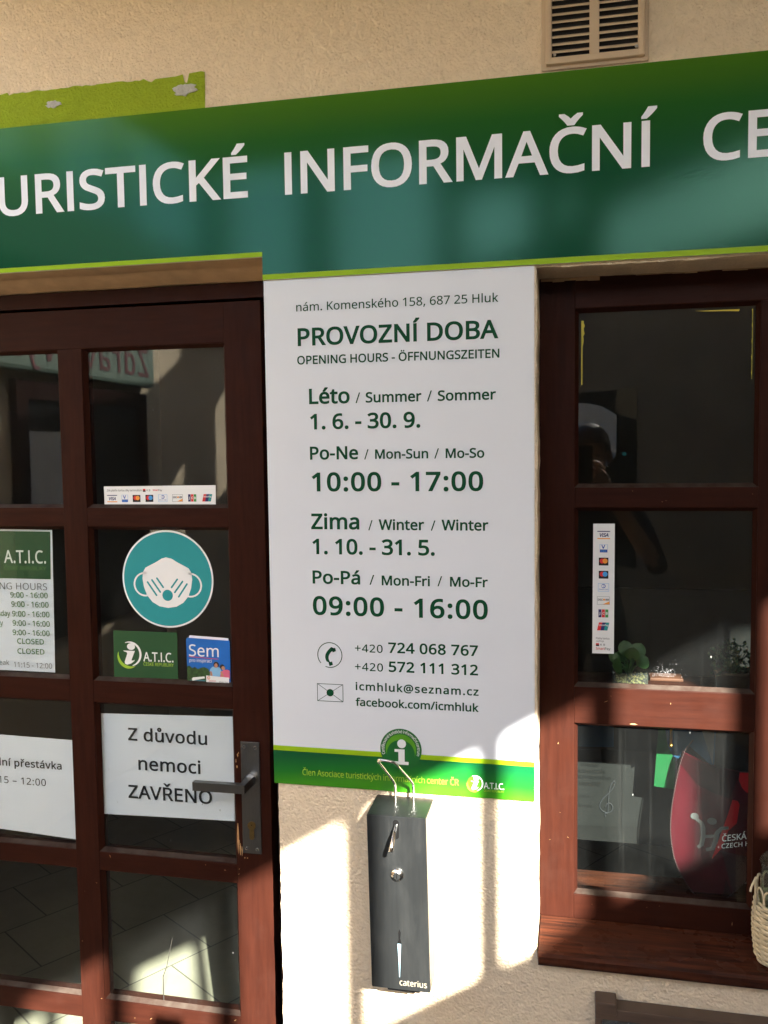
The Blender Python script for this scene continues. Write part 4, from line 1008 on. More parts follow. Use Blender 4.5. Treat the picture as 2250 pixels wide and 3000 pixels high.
P += [(-0.0908, 0.9215)] + [(-0.0858 + .005 * math.cos(R(180 + 180 * i / 8)), 0.9215 + .005 * math.sin(R(180 + 180 * i / 8))) for i in range(1, 8)] + [(-0.0808, 0.9215)]
hd.prism(P, 0.0940, 0.0965, 'brass')
hd.disc(-0.0858, 0.9470, 0.0012, 0.0937, 0.0940, 'hole', 12, rx=.0007)
hd.build('lock_cylinder', ho)
for (x, z) in ((-0.0985, 1.1063), (-0.0752, 1.1055), (-0.0980, 0.8975), (-0.0755, 0.8970)):
    q = MB(); q.disc(x, z, 0.0030, 0.0953, 0.0965, 'chrome', 20)
    for a in (0.5, 2.07):
        d = Vector((math.cos(a), math.sin(a))); nn = Vector((-d.y, d.x))
        q.prism([(x + d.x * .002 + nn.x * .0004, z + d.y * .002 + nn.y * .0004), (x - d.x * .002 + nn.x * .0004, z - d.y * .002 + nn.y * .0004), (x - d.x * .002 - nn.x * .0004, z - d.y * .002 - nn.y * .0004), (x + d.x * .002 - nn.x * .0004, z + d.y * .002 - nn.y * .0004)], 0.0951, 0.0953, 'hole')
    q.build('screw', ho)
ch = MB()
for (x, z0, z1, wd) in ((-0.1172, 0.8815, 0.946, .0022), (-0.1128, 0.880, 0.905, .0018), (-0.1092, 0.8785, 0.899, .0014), (-0.1150, 0.9010, 0.912, .001), (-0.1160, 1.060, 1.066, .0012), (-0.1140, 1.083, 1.091, .0012), (-0.1180, 1.071, 1.079, .0008), (-0.112, 1.089, 1.094, .0008), (-0.104, 0.874, 0.8765, .0012), (-0.098, 0.8745, 0.876, .0012)):
    n_ = 7
    Lp = [(x - wd * math.sin(math.pi * (i + .3) / n_) + random.uniform(-.0003, .0003), z0 + (z1 - z0) * i / (n_ - 1)) for i in range(n_)]
    Rp = [(x + wd * .8 * math.sin(math.pi * (i + .3) / n_) + random.uniform(-.0003, .0003), z0 + (z1 - z0) * i / (n_ - 1)) for i in range(n_)]
    ch.prism(Lp + Rp[::-1], YF - .0004, YF + .0002, 'chip')
rnd = random.Random(5)
for i in range(12):
    x, z = rnd.choice([(rnd.uniform(-.12, -.05), rnd.uniform(.5, .86)), (rnd.uniform(-.42, -.13), rnd.uniform(.825, .855)), (rnd.uniform(-.42, -.13), rnd.uniform(.497, .53)), (rnd.uniform(-.48, -.43), rnd.uniform(.45, .8))])
    a = rnd.uniform(0, 3.14); L = rnd.choice([.0006, .0009, .0016, .003]); wd = rnd.uniform(.00025, .0005)
    d = Vector((math.cos(a), math.sin(a))); nn = Vector((-d.y, d.x))
    ch.prism([(x - d.x * L, z - d.y * L), (x + nn.x * wd, z + nn.y * wd), (x + d.x * L, z + d.y * L), (x - nn.x * wd, z - nn.y * wd)], YF - .0012, YF + .0002, 'chip')
ch.build('paint_chip', door)

win = empty('glazed_window', (0.9, 0.11, 0.79))
tag(win, 'brown painted wooden window with square panes above a sill', 'window')
joinery(win, 'window_frame', 0.4845, 1.3115, 0.8165, 1.9975, [(0.547, 0.8585), (0.932, 1.2435)],
        [(1.6230, 1.9420), (1.2570, 1.5865), (0.8630, 1.1890)])
sl = MB()
prof = [(0.099, 0.8160), (-0.012, 0.8130), (-0.019, 0.8118), (-0.0235, 0.8070), (-0.0240, 0.7960), (-0.0215, 0.7905), (-0.016, 0.7895), (0.30, 0.7895), (0.30, 0.8160)]
V = [(x, y, z) for x in (0.4865, 1.3105) for y, z in prof]; n_ = len(prof)
sl.mesh(V, [(i, (i + 1) % n_, n_ + (i + 1) % n_, n_ + i) for i in range(n_)] + [tuple(range(n_ - 1, -1, -1)), tuple(range(n_, 2 * n_))], 'sill')
sl.build('sill', win)
tp = MB()
def jag(L): 
    return [(a + random.uniform(-.0006, .0006), b) for a, b in L]
lft = []
for i in range(26):
    t = i / 25; lft.append((0.5585 + .0016 + .0045 * max(0, math.sin(5.5 * t + .8)) ** 1 * random.uniform(.35, 1.1) * (1 - .4 * t), 1.922 - .114 * t))
tp.prism([(0.5582, 1.922)] + lft + [(0.5582, 1.808)], YG - .0008, YG - .0001, 'tape')
tp.prism([(0.752, 1.9308), (0.826, 1.9308), (0.8245, 1.9270), (0.800, 1.9285), (0.769, 1.9290)], YG - .0008, YG - .0001, 'tape')
rt = [(0.8470 - .0005 * random.random() - (.0010 if i % 5 == 0 else 0), 1.93 - .12 * i / 22) for i in range(23)]
tp.prism([(0.8473, 1.93)] + [(0.8473, 1.81)] + rt[::-1], YG - .0008, YG - .0001, 'tape')
tp.build('tape_residue', win)
ch = MB(); rnd = random.Random(21)
for i in range(15):
    x, z = rnd.choice([(rnd.uniform(.56, .85), rnd.uniform(1.196, 1.25)), (rnd.uniform(.49, .54), rnd.uniform(.85, 1.2)), (rnd.uniform(.56, .85), rnd.uniform(.83, .858)), (rnd.uniform(.56, .85), rnd.uniform(1.59, 1.618))])
    a = rnd.uniform(0, 3.14); L = rnd.choice([.0007, .0010, .0022, .0040]); wd = rnd.uniform(.00025, .0005)
    d = Vector((math.cos(a), math.sin(a))); nn = Vector((-d.y, d.x))
    ch.prism([(x - d.x * L, z - d.y * L), (x + nn.x * wd, z + nn.y * wd), (x + d.x * L, z + d.y * L), (x - nn.x * wd, z - nn.y * wd)], YF - .0003, YF + .0002, 'chip')
ch.prism(blob(.652, 1.1925, .0055, .0014, 16, .5, 5), YF - .0003, YF + .0002, 'chip')
ch.build('paint_chip', win)
# a thin broken line of caulk round the left edge of the frame
ck = MB()
for i in range(40):
    x = 0.487 + .82 * i / 40
    if random.random() < .8:
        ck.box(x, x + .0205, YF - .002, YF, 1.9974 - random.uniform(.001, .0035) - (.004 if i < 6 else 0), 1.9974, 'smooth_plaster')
ck.build('caulk_line', win)

# dried spray of white specks, a thin grey streak and a tiny star on the panes
fp = MB(); rnd = random.Random(31)
for i in range(190):
    x, z = rnd.gauss(.707, .0115), 1.279 + abs(rnd.gauss(0, .011)) * rnd.choice((1, 1, 1, .4))
    if z < 1.2645: continue
    s_ = rnd.uniform(.00018, .00055)
    fp.prism([(x - s_, z), (x, z - s_), (x + s_, z), (x, z + s_)], YG - .0003, YG - .0001, 'frost')
fp.build('white_specks', win)
fp = MB(); P = [(-.2984, .5216), (-.2984, .5939), (-.2894, .6175), (-.2746, .6819)]; W_ = (.0012, .0011, .0008, .0004)
fp.prism([(a - w_, b) for (a, b), w_ in zip(P, W_)] + [(a + w_, b) for (a, b), w_ in zip(P, W_)][::-1], YG - .0003, YG - .0001, 'smear')
fp.build('dried_smear', door)
fp = MB()
for i in range(8):
    a = i * math.pi / 4; c_, s_ = math.cos(a), math.sin(a)
    fp.prism([(.634 + c_ * .0012 - s_ * .0002, 1.6825 + s_ * .0012 + c_ * .0002), (.634 + c_ * .0034 - s_ * .0004, 1.6825 + s_ * .0034 + c_ * .0004), (.634 + c_ * .0034 + s_ * .0004, 1.6825 + s_ * .0034 - c_ * .0004), (.634 + c_ * .0012 + s_ * .0002, 1.6825 + s_ * .0012 - c_ * .0002)], YG - .0003, YG - .0001, 'teal')
fp.build('star_mark', win)

# ================================================================== stickers and papers on the glass
YS = YG - 0.0006            # stickers on the outer face
YP = YG + 0.0065            # papers behind the pane
def logo(parent, kind, cx, cz, s, y):
    b_ = MB(); ya, yb = y - .0002, y
    rect = lambda x0, x1, z0, z1, k, d=0: b_.box(cx + x0 * s, cx + x1 * s, ya - d * .0001, yb, cz + z0 * s, cz + z1 * s, k)
    if kind == 'visa':
        rect(-1, 1, .52, .66, 'navy'); rect(-1, 1, -.66, -.50, 'orange')
        text(b_, 'VISA', cx - .75 * s, cx + .75 * s, cz - .30 * s, .60 * s, ya - .0002, 'navy', w=30, slant=.2)
    elif kind == 'vpay':
        rect(-.6, .6, -.66, -.18, 'blue'); text(b_, 'V', cx - .35 * s, cx + .35 * s, cz - .05 * s, .62 * s, ya - .0002, 'blue', w=30)
        text(b_, 'PAY', cx - .38 * s, cx + .38 * s, cz - .56 * s, .26 * s, ya - .0004, 'skyblue', w=12)
        rect(-.62, -.58, -.18, .66, 'skyblue'); rect(.58, .62, -.18, .66, 'skyblue'); rect(-.58, .58, .63, .66, 'skyblue')
    elif kind in ('twoorange', 'twoblue'):
        rect(-.76, .76, -.66, .62, 'black_ink')
        b_.disc(cx - .22 * s, cz + .08 * s, .40 * s, ya - .0003, yb, 'red', 28); b_.disc(cx + .24 * s, cz + .08 * s, .40 * s, ya - .0005, yb, 'orange' if kind == 'twoorange' else 'skyblue', 28)
    elif kind == 'diners':
        rect(-.86, .86, .62, .66, 'skyblue'); rect(-.86, .86, -.66, -.62, 'skyblue'); rect(-.86, -.82, -.62, .62, 'skyblue'); rect(.82, .86, -.62, .62, 'skyblue')
        b_.disc(cx, cz + .22 * s, .34 * s, ya - .0002, yb, 'blue', 24); b_.disc(cx - .04 * s, cz + .22 * s, .22 * s, ya - .0004, yb, 'sticker_white', 24, rx=.26 * s); rect(-.06, -.01, .05, .40, 'blue', 6)
        text(b_, 'Diners Club', cx - .7 * s, cx + .7 * s, cz - .42 * s, .22 * s, ya - .0002, 'blue', w=8)
    elif kind == 'discover':
        rect(-1, 1, .62, .66, 'grey_ink'); rect(-1, 1, -.66, -.62, 'grey_ink'); rect(-1, -.96, -.62, .62, 'grey_ink'); rect(.96, 1, -.62, .62, 'grey_ink')
        text(b_, 'DISC', cx - .88 * s, cx - .08 * s, cz - .02 * s, .34 * s, ya - .0002, 'black_ink', w=25); b_.disc(cx + .10 * s, cz + .15 * s, .17 * s, ya - .0002, yb, 'orange', 18); text(b_, 'VER', cx + .27 * s, cx + .9 * s, cz - .02 * s, .34 * s, ya - .0002, 'black_ink', w=25)
        b_.prism([(cx - .1 * s, cz - .60 * s), (cx + .95 * s, cz - .60 * s), (cx + .95 * s, cz - .12 * s)], ya, yb, 'orange')
    elif kind == 'jcb':
        for x0, k, ch_ in ((-.78, 'navy', 'J'), (-.24, 'red', 'C'), (.30, 'dkgreen', 'B')):
            rect(x0, x0 + .48, -.66, .66, k); text(b_, ch_, cx + (x0 + .10) * s, cx + (x0 + .40) * s, cz - .2 * s, .42 * s, ya - .0002, 'sticker_white', w=25)
    elif kind == 'union':
        for x0, k in ((-.85, 'red'), (-.30, 'navy'), (.25, 'tealcard')):
            b_.prism([(cx + (x0 - .15) * s, cz - .66 * s), (cx + (x0 + .40) * s, cz - .66 * s), (cx + (x0 + .70) * s, cz + .66 * s), (cx + (x0 + .15) * s, cz + .66 * s)], ya, yb, k)
        text(b_, 'UnionPay', cx - .72 * s, cx + .80 * s, cz + .08 * s, .30 * s, ya - .0002, 'sticker_white', w=16)
        text(b_, 'Pay', cx - .05 * s, cx + .60 * s, cz - .45 * s, .30 * s, ya - .0002, 'sticker_white', w=16) if False else None
    return b_.build('card_logo', parent)
KINDS = ['visa', 'vpay', 'twoorange', 'twoblue', 'diners', 'discover', 'jcb', 'union']
cs = MB(); cs.prism([(-0.3966, 1.5895), (-0.1527, 1.5908), (-0.1520, 1.6297), (-0.3967, 1.6279)], YS, YG, 'sticker_white')
cso = cs.build('card_sticker'); tag(cso, 'wide white sticker with a row of payment card logos on the door', 'sticker')
for i, (kd, px) in enumerate(zip(KINDS, (640, 714, 782, 856, 933, 1017, 1100, 1185))):
    x = -0.3967 + (px - 593) / 639 * .2446
    logo(cso, kd, x, 1.6030 + .0002 * i, 0.0112, YS)
tx = MB(); text(tx, 'Zde platíte kartou díky terminálům', -0.3900, -0.3125, 1.6178, 0.0042, YS - .0002, 'black_ink', w=4)
tx.box(-0.3098, -0.3040, YS - .0003, YS, 1.6168, 1.6198, 'black_ink'); tx.box(-0.3098, -0.3040, YS - .0003, YS, 1.6199, 1.6226, 'red')
text(tx, 'KB', -0.3015, -0.2935, 1.6180, 0.0038, YS - .0002, 'black_ink', w=4); text(tx, 'Smart', -0.2880, -0.2760, 1.6182, 0.0038, YS - .0002, 'red', w=20); text(tx, 'Pay', -0.2755, -0.2675, 1.6182, 0.0038, YS - .0002, 'black_ink', w=4)
tx.build('lettering', cso)
cs = MB(); cs.prism([(0.5792, 1.3175), (0.6177, 1.3178), (0.6183, 1.5566), (0.5803, 1.5564)], YS, YG, 'sticker_white')
cvo = cs.build('card_sticker'); tag(cvo, 'tall narrow white sticker with a column of payment card logos on the window', 'sticker')
for kd, pz in zip(KINDS, (370, 456, 540, 625, 708, 793, 876, 961)):
    logo(cvo, kd, 0.5988, 1.5564 - (pz - 298) / 840 * .2389, 0.0112, YS)
tx = MB()
text(tx, 'Platby kartou', 0.5858, 0.6098, 1.3440, 0.0036, YS - .0002, 'grey_ink', w=4); text(tx, 'zajišťuje', 0.5858, 0.6000, 1.3392, 0.0030, YS - .0002, 'grey_ink', w=2) if all(c in GLY for c in 'zajišťuje') else None
tx.box(0.5858, 0.5915, YS - .0003, YS, 1.3312, 1.3338, 'black_ink'); tx.box(0.5858, 0.5915, YS - .0003, YS, 1.3339, 1.3365, 'red'); text(tx, 'KB', 0.5938, 0.6020, 1.3322, 0.0036, YS - .0002, 'black_ink', w=4)
text(tx, 'Smart', 0.5858, 0.6015, 1.3245, 0.0046, YS - .0002, 'red', w=16); text(tx, 'Pay', 0.6018, 0.6115, 1.3245, 0.0046, YS - .0002, 'black_ink', w=6)
tx.build('lettering', cvo)

# round face mask sticker
ms = MB(); MCX, MCZ, MR = -0.2616, 1.4390, 0.0998
ms.disc(MCX, MCZ, MR, YS, YG, 'sticker_white', 80); mso = ms.build('mask_sticker'); tag(mso, 'round teal sticker showing a white face mask on the door pane', 'sticker')
ms = MB(); ms.disc(MCX, MCZ, MR - .0036, YS - .0002, YS, 'teal', 80); ms.build('teal_field', mso)
ms = MB()
u = MR / 262.0
def mp_(x, y): return (MCX + (x - 957) * u, MCZ - (y - 580) * u)
half = [(952, 463), (985, 470), (1015, 488), (1050, 505), (1080, 520), (1096, 545), (1099, 580), (1092, 625), (1075, 670), (1045, 705), (1005, 727), (957, 735)]
other = [(957 - (x - 957) * 1.0 - 2, y) for x, y in half[1:-1]][::-1]
ms.prism([mp_(*q) for q in half + other], YS - .0005, YS - .0002, 'sticker_white')
for sgn in (-1, 1):
    c_ = [(90, 540 - 540), ]
    loop = []
    for i in range(17):
        a = R(-105 + 205 * i / 16)
        loop.append((957 + sgn * (130 + 64 * math.cos(a) * 1.05), 610 - 66 * math.sin(a)))
    outer = [(957 + (x - 957), y) for x, y in loop]
    inner = []
    for i in range(17):
        a = R(-105 + 205 * i / 16)
        inner.append((957 + sgn * (130 + 55 * math.cos(a) * 1.05), 610 - 57 * math.sin(a)))
    ms.prism([mp_(*q) for q in outer + inner[::-1]], YS - .0005, YS - .0002, 'sticker_white')
ms.build('mask_picture', mso)
ms = MB(); ms.disc(*mp_(956, 667), 30 * u, YS - .0008, YS - .0006, 'teal', 36)
def stroke(mb, a, b, wd, k, y0, y1):
    a, b = Vector(a), Vector(b); d = (b - a).normalized(); nn = Vector((-d.y, d.x)) * wd
    P = []
    for i in range(9):
        t = R(-90 + 180 * i / 8); P.append(tuple(b + d * wd * math.cos(t) + nn.normalized() * wd * math.sin(t)))
    for i in range(9):
        t = R(90 + 180 * i / 8); P.append(tuple(a + d * wd * math.cos(t) + nn.normalized() * wd * math.sin(t)))
    mb.prism(P, y0, y1, k)
for (xa, ya_, xb, yb_) in ((842, 598, 892, 668), (868, 586, 914, 650), (897, 576, 932, 624), (1069, 604, 1020, 673), (1044, 591, 998, 650), (1014, 580, 980, 624)):
    stroke(ms, mp_(xa, ya_), mp_(xb, yb_), 4.6 * u, 'teal', YS - .0008, YS - .0006)
ms.build('mask_slots', mso)

# small green sticker under it
at = MB(); at.prism([(-0.3881, 1.2319), (-0.2445, 1.2337), (-0.2439, 1.3296), (-0.3865, 1.3298)], YS, YG, 'atic_green')
ato = at.build('association_sticker'); tag(ato, 'dark green A.T.I.C. sticker below the round mask sticker', 'sticker')
atic(ato, -0.3515, 1.2815, 0.0262, -0.3205, -0.2535, 1.2675, 0.0195, 1.2585, 0.0068, YS - .0002)

# holiday brochure tucked in the corner of the pane
br = empty('brochure', (-0.176, YG, 1.2255)); tag(br, 'blue holiday brochure with a smiling couple in the pane corner', 'brochure')
q = MB(); q.prism([(-0.2195, 1.318), (-0.2165, 1.3250), (-0.1330, 1.3215), (-0.1330, 1.23), (-0.2195, 1.23)], YS - .0001, YG, 'paper'); q.build('back_page', br)
q = MB(); q.prism([(-0.2228, 1.2267), (-0.1300, 1.2257), (-0.1300, 1.3165), (-0.2215, 1.3200), (-0.2245, 1.3165)], YS - .0006, YS - .0002, 'sky_print'); q.build('cover', br)
q = MB(); yb0, yb1 = YS - .0009, YS - .0006
sx = lambda x: -0.2245 + (x - 1018) / 550 * .0945
sz = lambda y: 1.3165 - (y - 250) / 600 * .0908
T_ = [(1022, 870)] + [(1022, 620), (1050, 605), (1090, 640), (1120, 620), (1160, 650), (1200, 628), (1240, 618), (1290, 640), (1310, 690), (1316, 760), (1316, 870)]
q.prism([(sx(x), sz(y)) for x, y in T_], yb0, yb1, 'tree_print')
q.prism([(sx(x), sz(y)) for x, y in ((1030, 838), (1060, 800), (1250, 790), (1258, 860), (1030, 845))], yb0 - .0002, yb0, 'water_print')
q.prism([(sx(x), sz(y)) for x, y in ((1080, 785), (1095, 765), (1240, 745), (1246, 770), (1090, 808))], yb0 - .0004, yb0, 'sticker_white')
q.build('river_picture', br)
q = MB()
def bl(cx, cy, rx, ry, k, d): q.disc(sx(cx), sz(cy), ry * .0908 / 600, yb0 - d * .0001, yb1, k, 20, rx=rx * .0945 / 550)
q.prism([(sx(x), sz(y)) for x, y in ((1310, 740), (1316, 640), (1345, 608), (1400, 604), (1445, 620), (1455, 660), (1430, 760), (1330, 740))], yb0 - .0004, yb1, 'shirt_print')
q.prism([(sx(x), sz(y)) for x, y in ((1440, 740), (1450, 670), (1490, 645), (1530, 640), (1560, 655), (1560, 760), (1450, 760))], yb0 - .0006, yb1, 'pink_print')
bl(1392, 578, 33, 40, 'hair_print', 8); bl(1392, 590, 22, 30, 'skin_print', 10); bl(1468, 605, 28, 34, 'hair_print', 8); bl(1482, 618, 22, 26, 'skin_print', 10)
q.prism([(sx(x), sz(y)) for x, y in ((1312, 668), (1336, 672), (1345, 730), (1318, 730))], yb0 - .0008, yb1, 'skin_print')
q.prism([(sx(x), sz(y)) for x, y in ((1442, 668), (1462, 664), (1490, 730), (1462, 735))], yb0 - .0009, yb1, 'skin_print')
q.prism([(sx(x), sz(y)) for x, y in ((1300, 820), (1555, 830), (1555, 866), (1300, 850))], yb0 - .0004, yb1, 'skin_print')
q.build('couple_picture', br)
q = MB(); q.prism([(sx(x), sz(y)) for x, y in ((1265, 728), (1553, 744), (1551, 842), (1265, 824))], yb0 - .0014, yb0 - .0012, 'sticker_white')
for i in range(7):
    a = R(i * 51.4); q.prism([(sx(1297) + .0008 * math.cos(a), sz(758) + .0008 * math.sin(a)), (sx(1297) + .0036 * math.cos(a - .3), sz(758) + .0036 * math.sin(a - .3)), (sx(1297) + .0036 * math.cos(a + .3), sz(758) + .0036 * math.sin(a + .3))], yb0 - .0017, yb0 - .0015, 'red' if i % 2 else 'orange')
text(q, 'MORAVA', sx(1300), sx(1388), sz(808), .0030, yb0 - .0017, 'red', w=2); text(q, 'Zlínský kraj', sx(1425), sx(1535), sz(814), .0022, yb0 - .0017, 'black_ink', w=10)
q.build('logo_strip', br)
q = MB(); text(q, 'Sem', sx(1052), sx(1428), sz(475), 0.0240, yb0, 'sticker_white', w=4); text(q, 'pro inspiraci', sx(1056), sx(1335), sz(553), .0068, yb0, 'sticker_white', w=2)
q.prism([(sx(x), sz(y)) for x, y in ((1050, 478), (1422, 500), (1422, 506), (1050, 487))], yb0, yb1, 'red'); q.build('lettering', br)

# A4 sheet with the closing notice
def bx(x, z, y=YP): 
    k = (y - CAM.y) / (0.112 - CAM.y); return (CAM.x + (x - CAM.x) * k, CAM.z + (z - CAM.z) * k)
def sheet(name, poly, y, k, wav=0.0, n=14, parent=None):
    """a paper sheet, corners bl br tr tl, slightly bowed"""
    b_ = MB(); V = []; F = []
    bl_, br_, tr_, tl_ = (Vector(p) for p in poly)
    for j in range(n + 1):
        for i in range(n + 1):
            s_, t_ = i / n, j / n
            p_ = (bl_ * (1 - s_) + br_ * s_) * (1 - t_) + (tl_ * (1 - s_) + tr_ * s_) * t_
            V.append((p_.x, y + wav * (math.sin(3.1 * s_ + 1.7 * t_) * .5 + .5), p_.y))
    for j in range(n):
        for i in range(n):
            a = j * (n + 1) + i; F.append((a, a + 1, a + n + 2, a + n + 1))
    b_.mesh(V, F, k, True)
    return b_.build(name, parent)
nt_ = sheet('closing_notice', [bx(-0.4220, 0.9368), bx(-0.1290, 0.9440), bx(-0.1266, 1.1616), bx(-0.4219, 1.1527)], YP, 'paper', .0015)
tag(nt_, 'white paper notice reading Z důvodu nemoci ZAVŘENO behind the door pane', 'notice')
q = MB(); yt = YP - .0008
for s, x0, x1, z, h in (('Z důvodu', -0.3606, -0.1843, 1.0990, 0.0270), ('nemoci', -0.3393, -0.2006, 1.0375, 0.0280), ('ZAVŘENO', -0.3642, -0.1770, 0.9758, 0.0285)):
    (a, b), (c, d) = bx(x0, z, yt), bx(x1, z + .003, yt)
    text(q, s, a, c, b, h, yt, 'black_ink', w=15)
q.build('lettering', nt_)
lb = sheet('lunch_break_notice', [bx(-0.7600, 0.8880), bx(-0.4886, 0.8754), bx(-0.4873, 1.0917), bx(-0.7600, 1.0950)], YP, 'paper', .0015)
tag(lb, 'white paper notice about a lunch break 11:15 – 12:00 low behind the door pane', 'notice')
q = MB()
for s, x0, x1, z, h, w_ in (('Polední přestávka', -0.7270, -0.5176, 1.0258, 0.0165, 14), ('11:15 – 12:00', -0.7060, -0.5567, 0.9875, 0.0150, 1)):
    (a, b), (c, d) = bx(x0, z, yt), bx(x1, z, yt)
    text(q, s, a, c, b, h, yt, 'black_ink', w=w_)
q.build('lettering', lb)
oh = sheet('hours_notice', [bx(-0.7800, 1.2360), bx(-0.5244, 1.2354), bx(-0.5185, 1.5376), bx(-0.7800, 1.5400)], YP, 'paper', .0008)
tag(oh, 'white paper notice listing English opening hours under a dark green A.T.I.C. header', 'notice')
q = MB(); q.prism([bx(-0.7760, 1.4340, yt), bx(-0.5262, 1.4337, yt), bx(-0.5232, 1.5340, yt), bx(-0.7760, 1.5355, yt)], yt, yt + .0002, 'atic_green'); q.build('green_header', oh)
def P3(x, y): return (-0.6414 + 0 * x + (x * .1808 / 2250 * 0), 0)
# zoom pixels of the header strip mapped on the pane
def hx(px, py, y=yt - .0003):
    fx, fy = px * 0.27125, 1550 + py * 0.27125
    xx = -0.6414 + (fx - 0) * 0.000809 - (fy - 1550) * .0000125
    zz = 1.5390 - (fy - 1550) * 0.000729
    return bx(xx, zz, y)
def hline(s, x0, x1, yb, hpx, k, w_):
    a = hx(x0, yb); b = hx(x1, yb); c = hx(x0, yb - hpx)
    text(q, s, a[0], b[0], a[1], c[1] - a[1], yt - .0003, k, w=w_)
q = MB(); hline('A.T.I.C.', 36, 488, 365, 138, 'sticker_white', 10); q.build('lettering', oh)
q = MB(); hline('ČESKÉ REPUBLIKY', 36, 486, 440, 42, 'green_ink', 4); q.build('lettering', oh)
q = MB(); hline('OPENING HOURS', -330, 492, 650, 72, 'grey_ink', -4); q.build('lettering', oh)
q = MB()
for i, yb in enumerate((738, 838, 942, 1043, 1145)):
    hline('9:00 - 16:00', (93, 101, 108, 110, 108)[i], (497, 504, 511, 512, 508)[i], yb, 60, 'green_ink', 9)
hline('Wednesday', -250, 86, 942, 60, 'green_ink', 9); hline('Thursday', -260, 4, 1045, 58, 'green_ink', 4)
hline('CLOSED', 155, 445, 1238, 58, 'green_ink', 11); hline('CLOSED', 155, 447, 1346, 58, 'green_ink', 11)
q.build('lettering', oh)
q = MB(); hline('Lunch break', -330, 62, 1475, 52, 'grey_ink', -2) if all(c in GLY for c in 'Lunch break') else None; hline('11:15 - 12:00', 112, 526, 1495, 56, 'grey_ink', -2); q.build('lettering', oh)

# ================================================================== wall fittings
vt = empty('wall_vent', (0.5778, -0.006, 2.321)); tag(vt, 'beige plastic ventilation grille with two columns of slats above the banner', 'vent')
b_ = MB()
vx0, vx1, vz0, vz1 = 0.4990, 0.6565, 2.3220, 2.4790
cols_ = [(0.5092, 0.5692), (0.5846, 0.6452)]
zo0, zo1 = 2.3330, 2.4680
b_.box(vx0, cols_[0][0], -.014, -.0005, vz0, vz1, 'vent', .003); b_.box(cols_[1][1], vx1, -.014, -.0005, vz0, vz1, 'vent', .003)
b_.box(cols_[0][1], cols_[1][0], -.013, -.0005, zo0 - .002, zo1 + .002, 'vent', .0012)
b_.box(cols_[0][0] - .004, cols_[1][1] + .004, -.0136, -.0005, vz0 + .0003, zo0, 'vent', .0015); b_.box(cols_[0][0] - .004, cols_[1][1] + .004, -.0136, -.0005, zo1, vz1 - .0003, 'vent', .0015)
# wider flange behind the rim
b_.box(vx0 - .007, vx1 + .006, -.005, -.0003, vz0 - .006, vz1 + .006, 'vent', .002)
b_.build('vent_frame', vt)
b_ = MB(); b_.box(cols_[0][0] - .002, cols_[1][1] + .002, -.0060, -.0052, zo0 - .002, zo1 + .002, 'vent_in'); b_.build('vent_backing', vt)
for (a, b) in cols_:
    b_ = MB()
    for i in range(12):
        z = 2.3395 + i * 0.01182 - (0.0 if a < .55 else .0006)
        if z + .004 > zo1: break
        V = [(a - .001, -.0125, z - .0006), (b + .001, -.0125, z - .0006), (b + .001, -.0070, z + .0035), (a - .001, -.0070, z + .0035), (a - .001, -.0125, z + .0022), (b + .001, -.0125, z + .0022), (b + .001, -.0070, z + .0062), (a - .001, -.0070, z + .0062)]
        b_.mesh(V, [(0, 1, 5, 4), (4, 5, 6, 7), (3, 2, 1, 0), (7, 6, 2, 3), (0, 4, 7, 3), (1, 2, 6, 5)], 'vent')
    b_.build('vent_slats', vt)
for vx_ in (0.6425, 0.5135):
    b_ = MB(); b_.disc(vx_, 2.3362, .0026, -.0146, -.012, 'chrome', 18); b_.build('vent_screw', vt)

# ---- soap dispenser
dp = empty('wall_dispenser', (0.251, -0.0425, 0.7555)); tag(dp, 'tall dark grey metal hand sanitiser dispenser with a wire elbow lever', 'dispenser')
def sk(x, z): return x + (1.068 - z) * 0.0165       # hangs a touch askew
X0, X1, ZT_, ZB_, YD = 0.1963, 0.3003, 1.0680, 0.7560, -0.086
b_ = MB()
bm = bmesh.new()
vs = [bm.verts.new((sk(x, z) + 0, y, z)) for (x, y, z) in ((X0, YD, ZB_), (X1, YD, ZB_), (X1, YD, ZT_ - .002), (X0, YD, ZT_ - .002), (X0, -.002, ZB_), (X1, -.002, ZB_), (X1, -.002, ZT_ + .001), (X0, -.002, ZT_ + .001))]
for f in ((0, 1, 2, 3), (7, 6, 5, 4), (3, 2, 6, 7), (4, 5, 1, 0), (0, 3, 7, 4), (1, 5, 6, 2)): bm.faces.new([vs[i] for i in f])
bmesh.ops.recalc_face_normals(bm, faces=bm.faces[:])
bmesh.ops.bevel(bm, geom=bm.edges[:], offset=.0012, segments=2, affect='EDGES')
bm.verts.ensure_lookup_table()
b_.mesh([v.co.copy() for v in bm.verts], [[v.index for v in f.verts] for f in bm.faces], 'dispenser'); bm.free()
b_.build('body', dp)
b_ = MB(); b_.box(0.225, 0.285, -.070, -.014, 0.742, ZB_ + .001, 'hole', .004); b_.build('nozzle', dp)
def pill(cx, z0, z1, r, n=12):
    return [(cx + r * math.cos(R(180 * i / n)), z1 - r + r * math.sin(R(180 * i / n))) for i in range(n + 1)] + [(cx + r * math.cos(R(180 + 180 * i / n)), z0 + r + r * math.sin(R(180 + 180 * i / n))) for i in range(n + 1)]
b_ = MB(); b_.prism(pill(0.2480, 1.0258, 1.0600, .0052), YD - .0003, YD, 'hole'); b_.build('lever_slot', dp)
b_ = MB(); b_.tube([(0.2487, YD + .010, 1.052), (0.2490, YD - .004, 1.0510), (0.2484, YD - .022, 1.040), (0.2475, YD - .034, 1.028), (0.2468, YD - .038, 1.020)], .0036, 'chrome', 14); b_.build('inner_lever', dp)
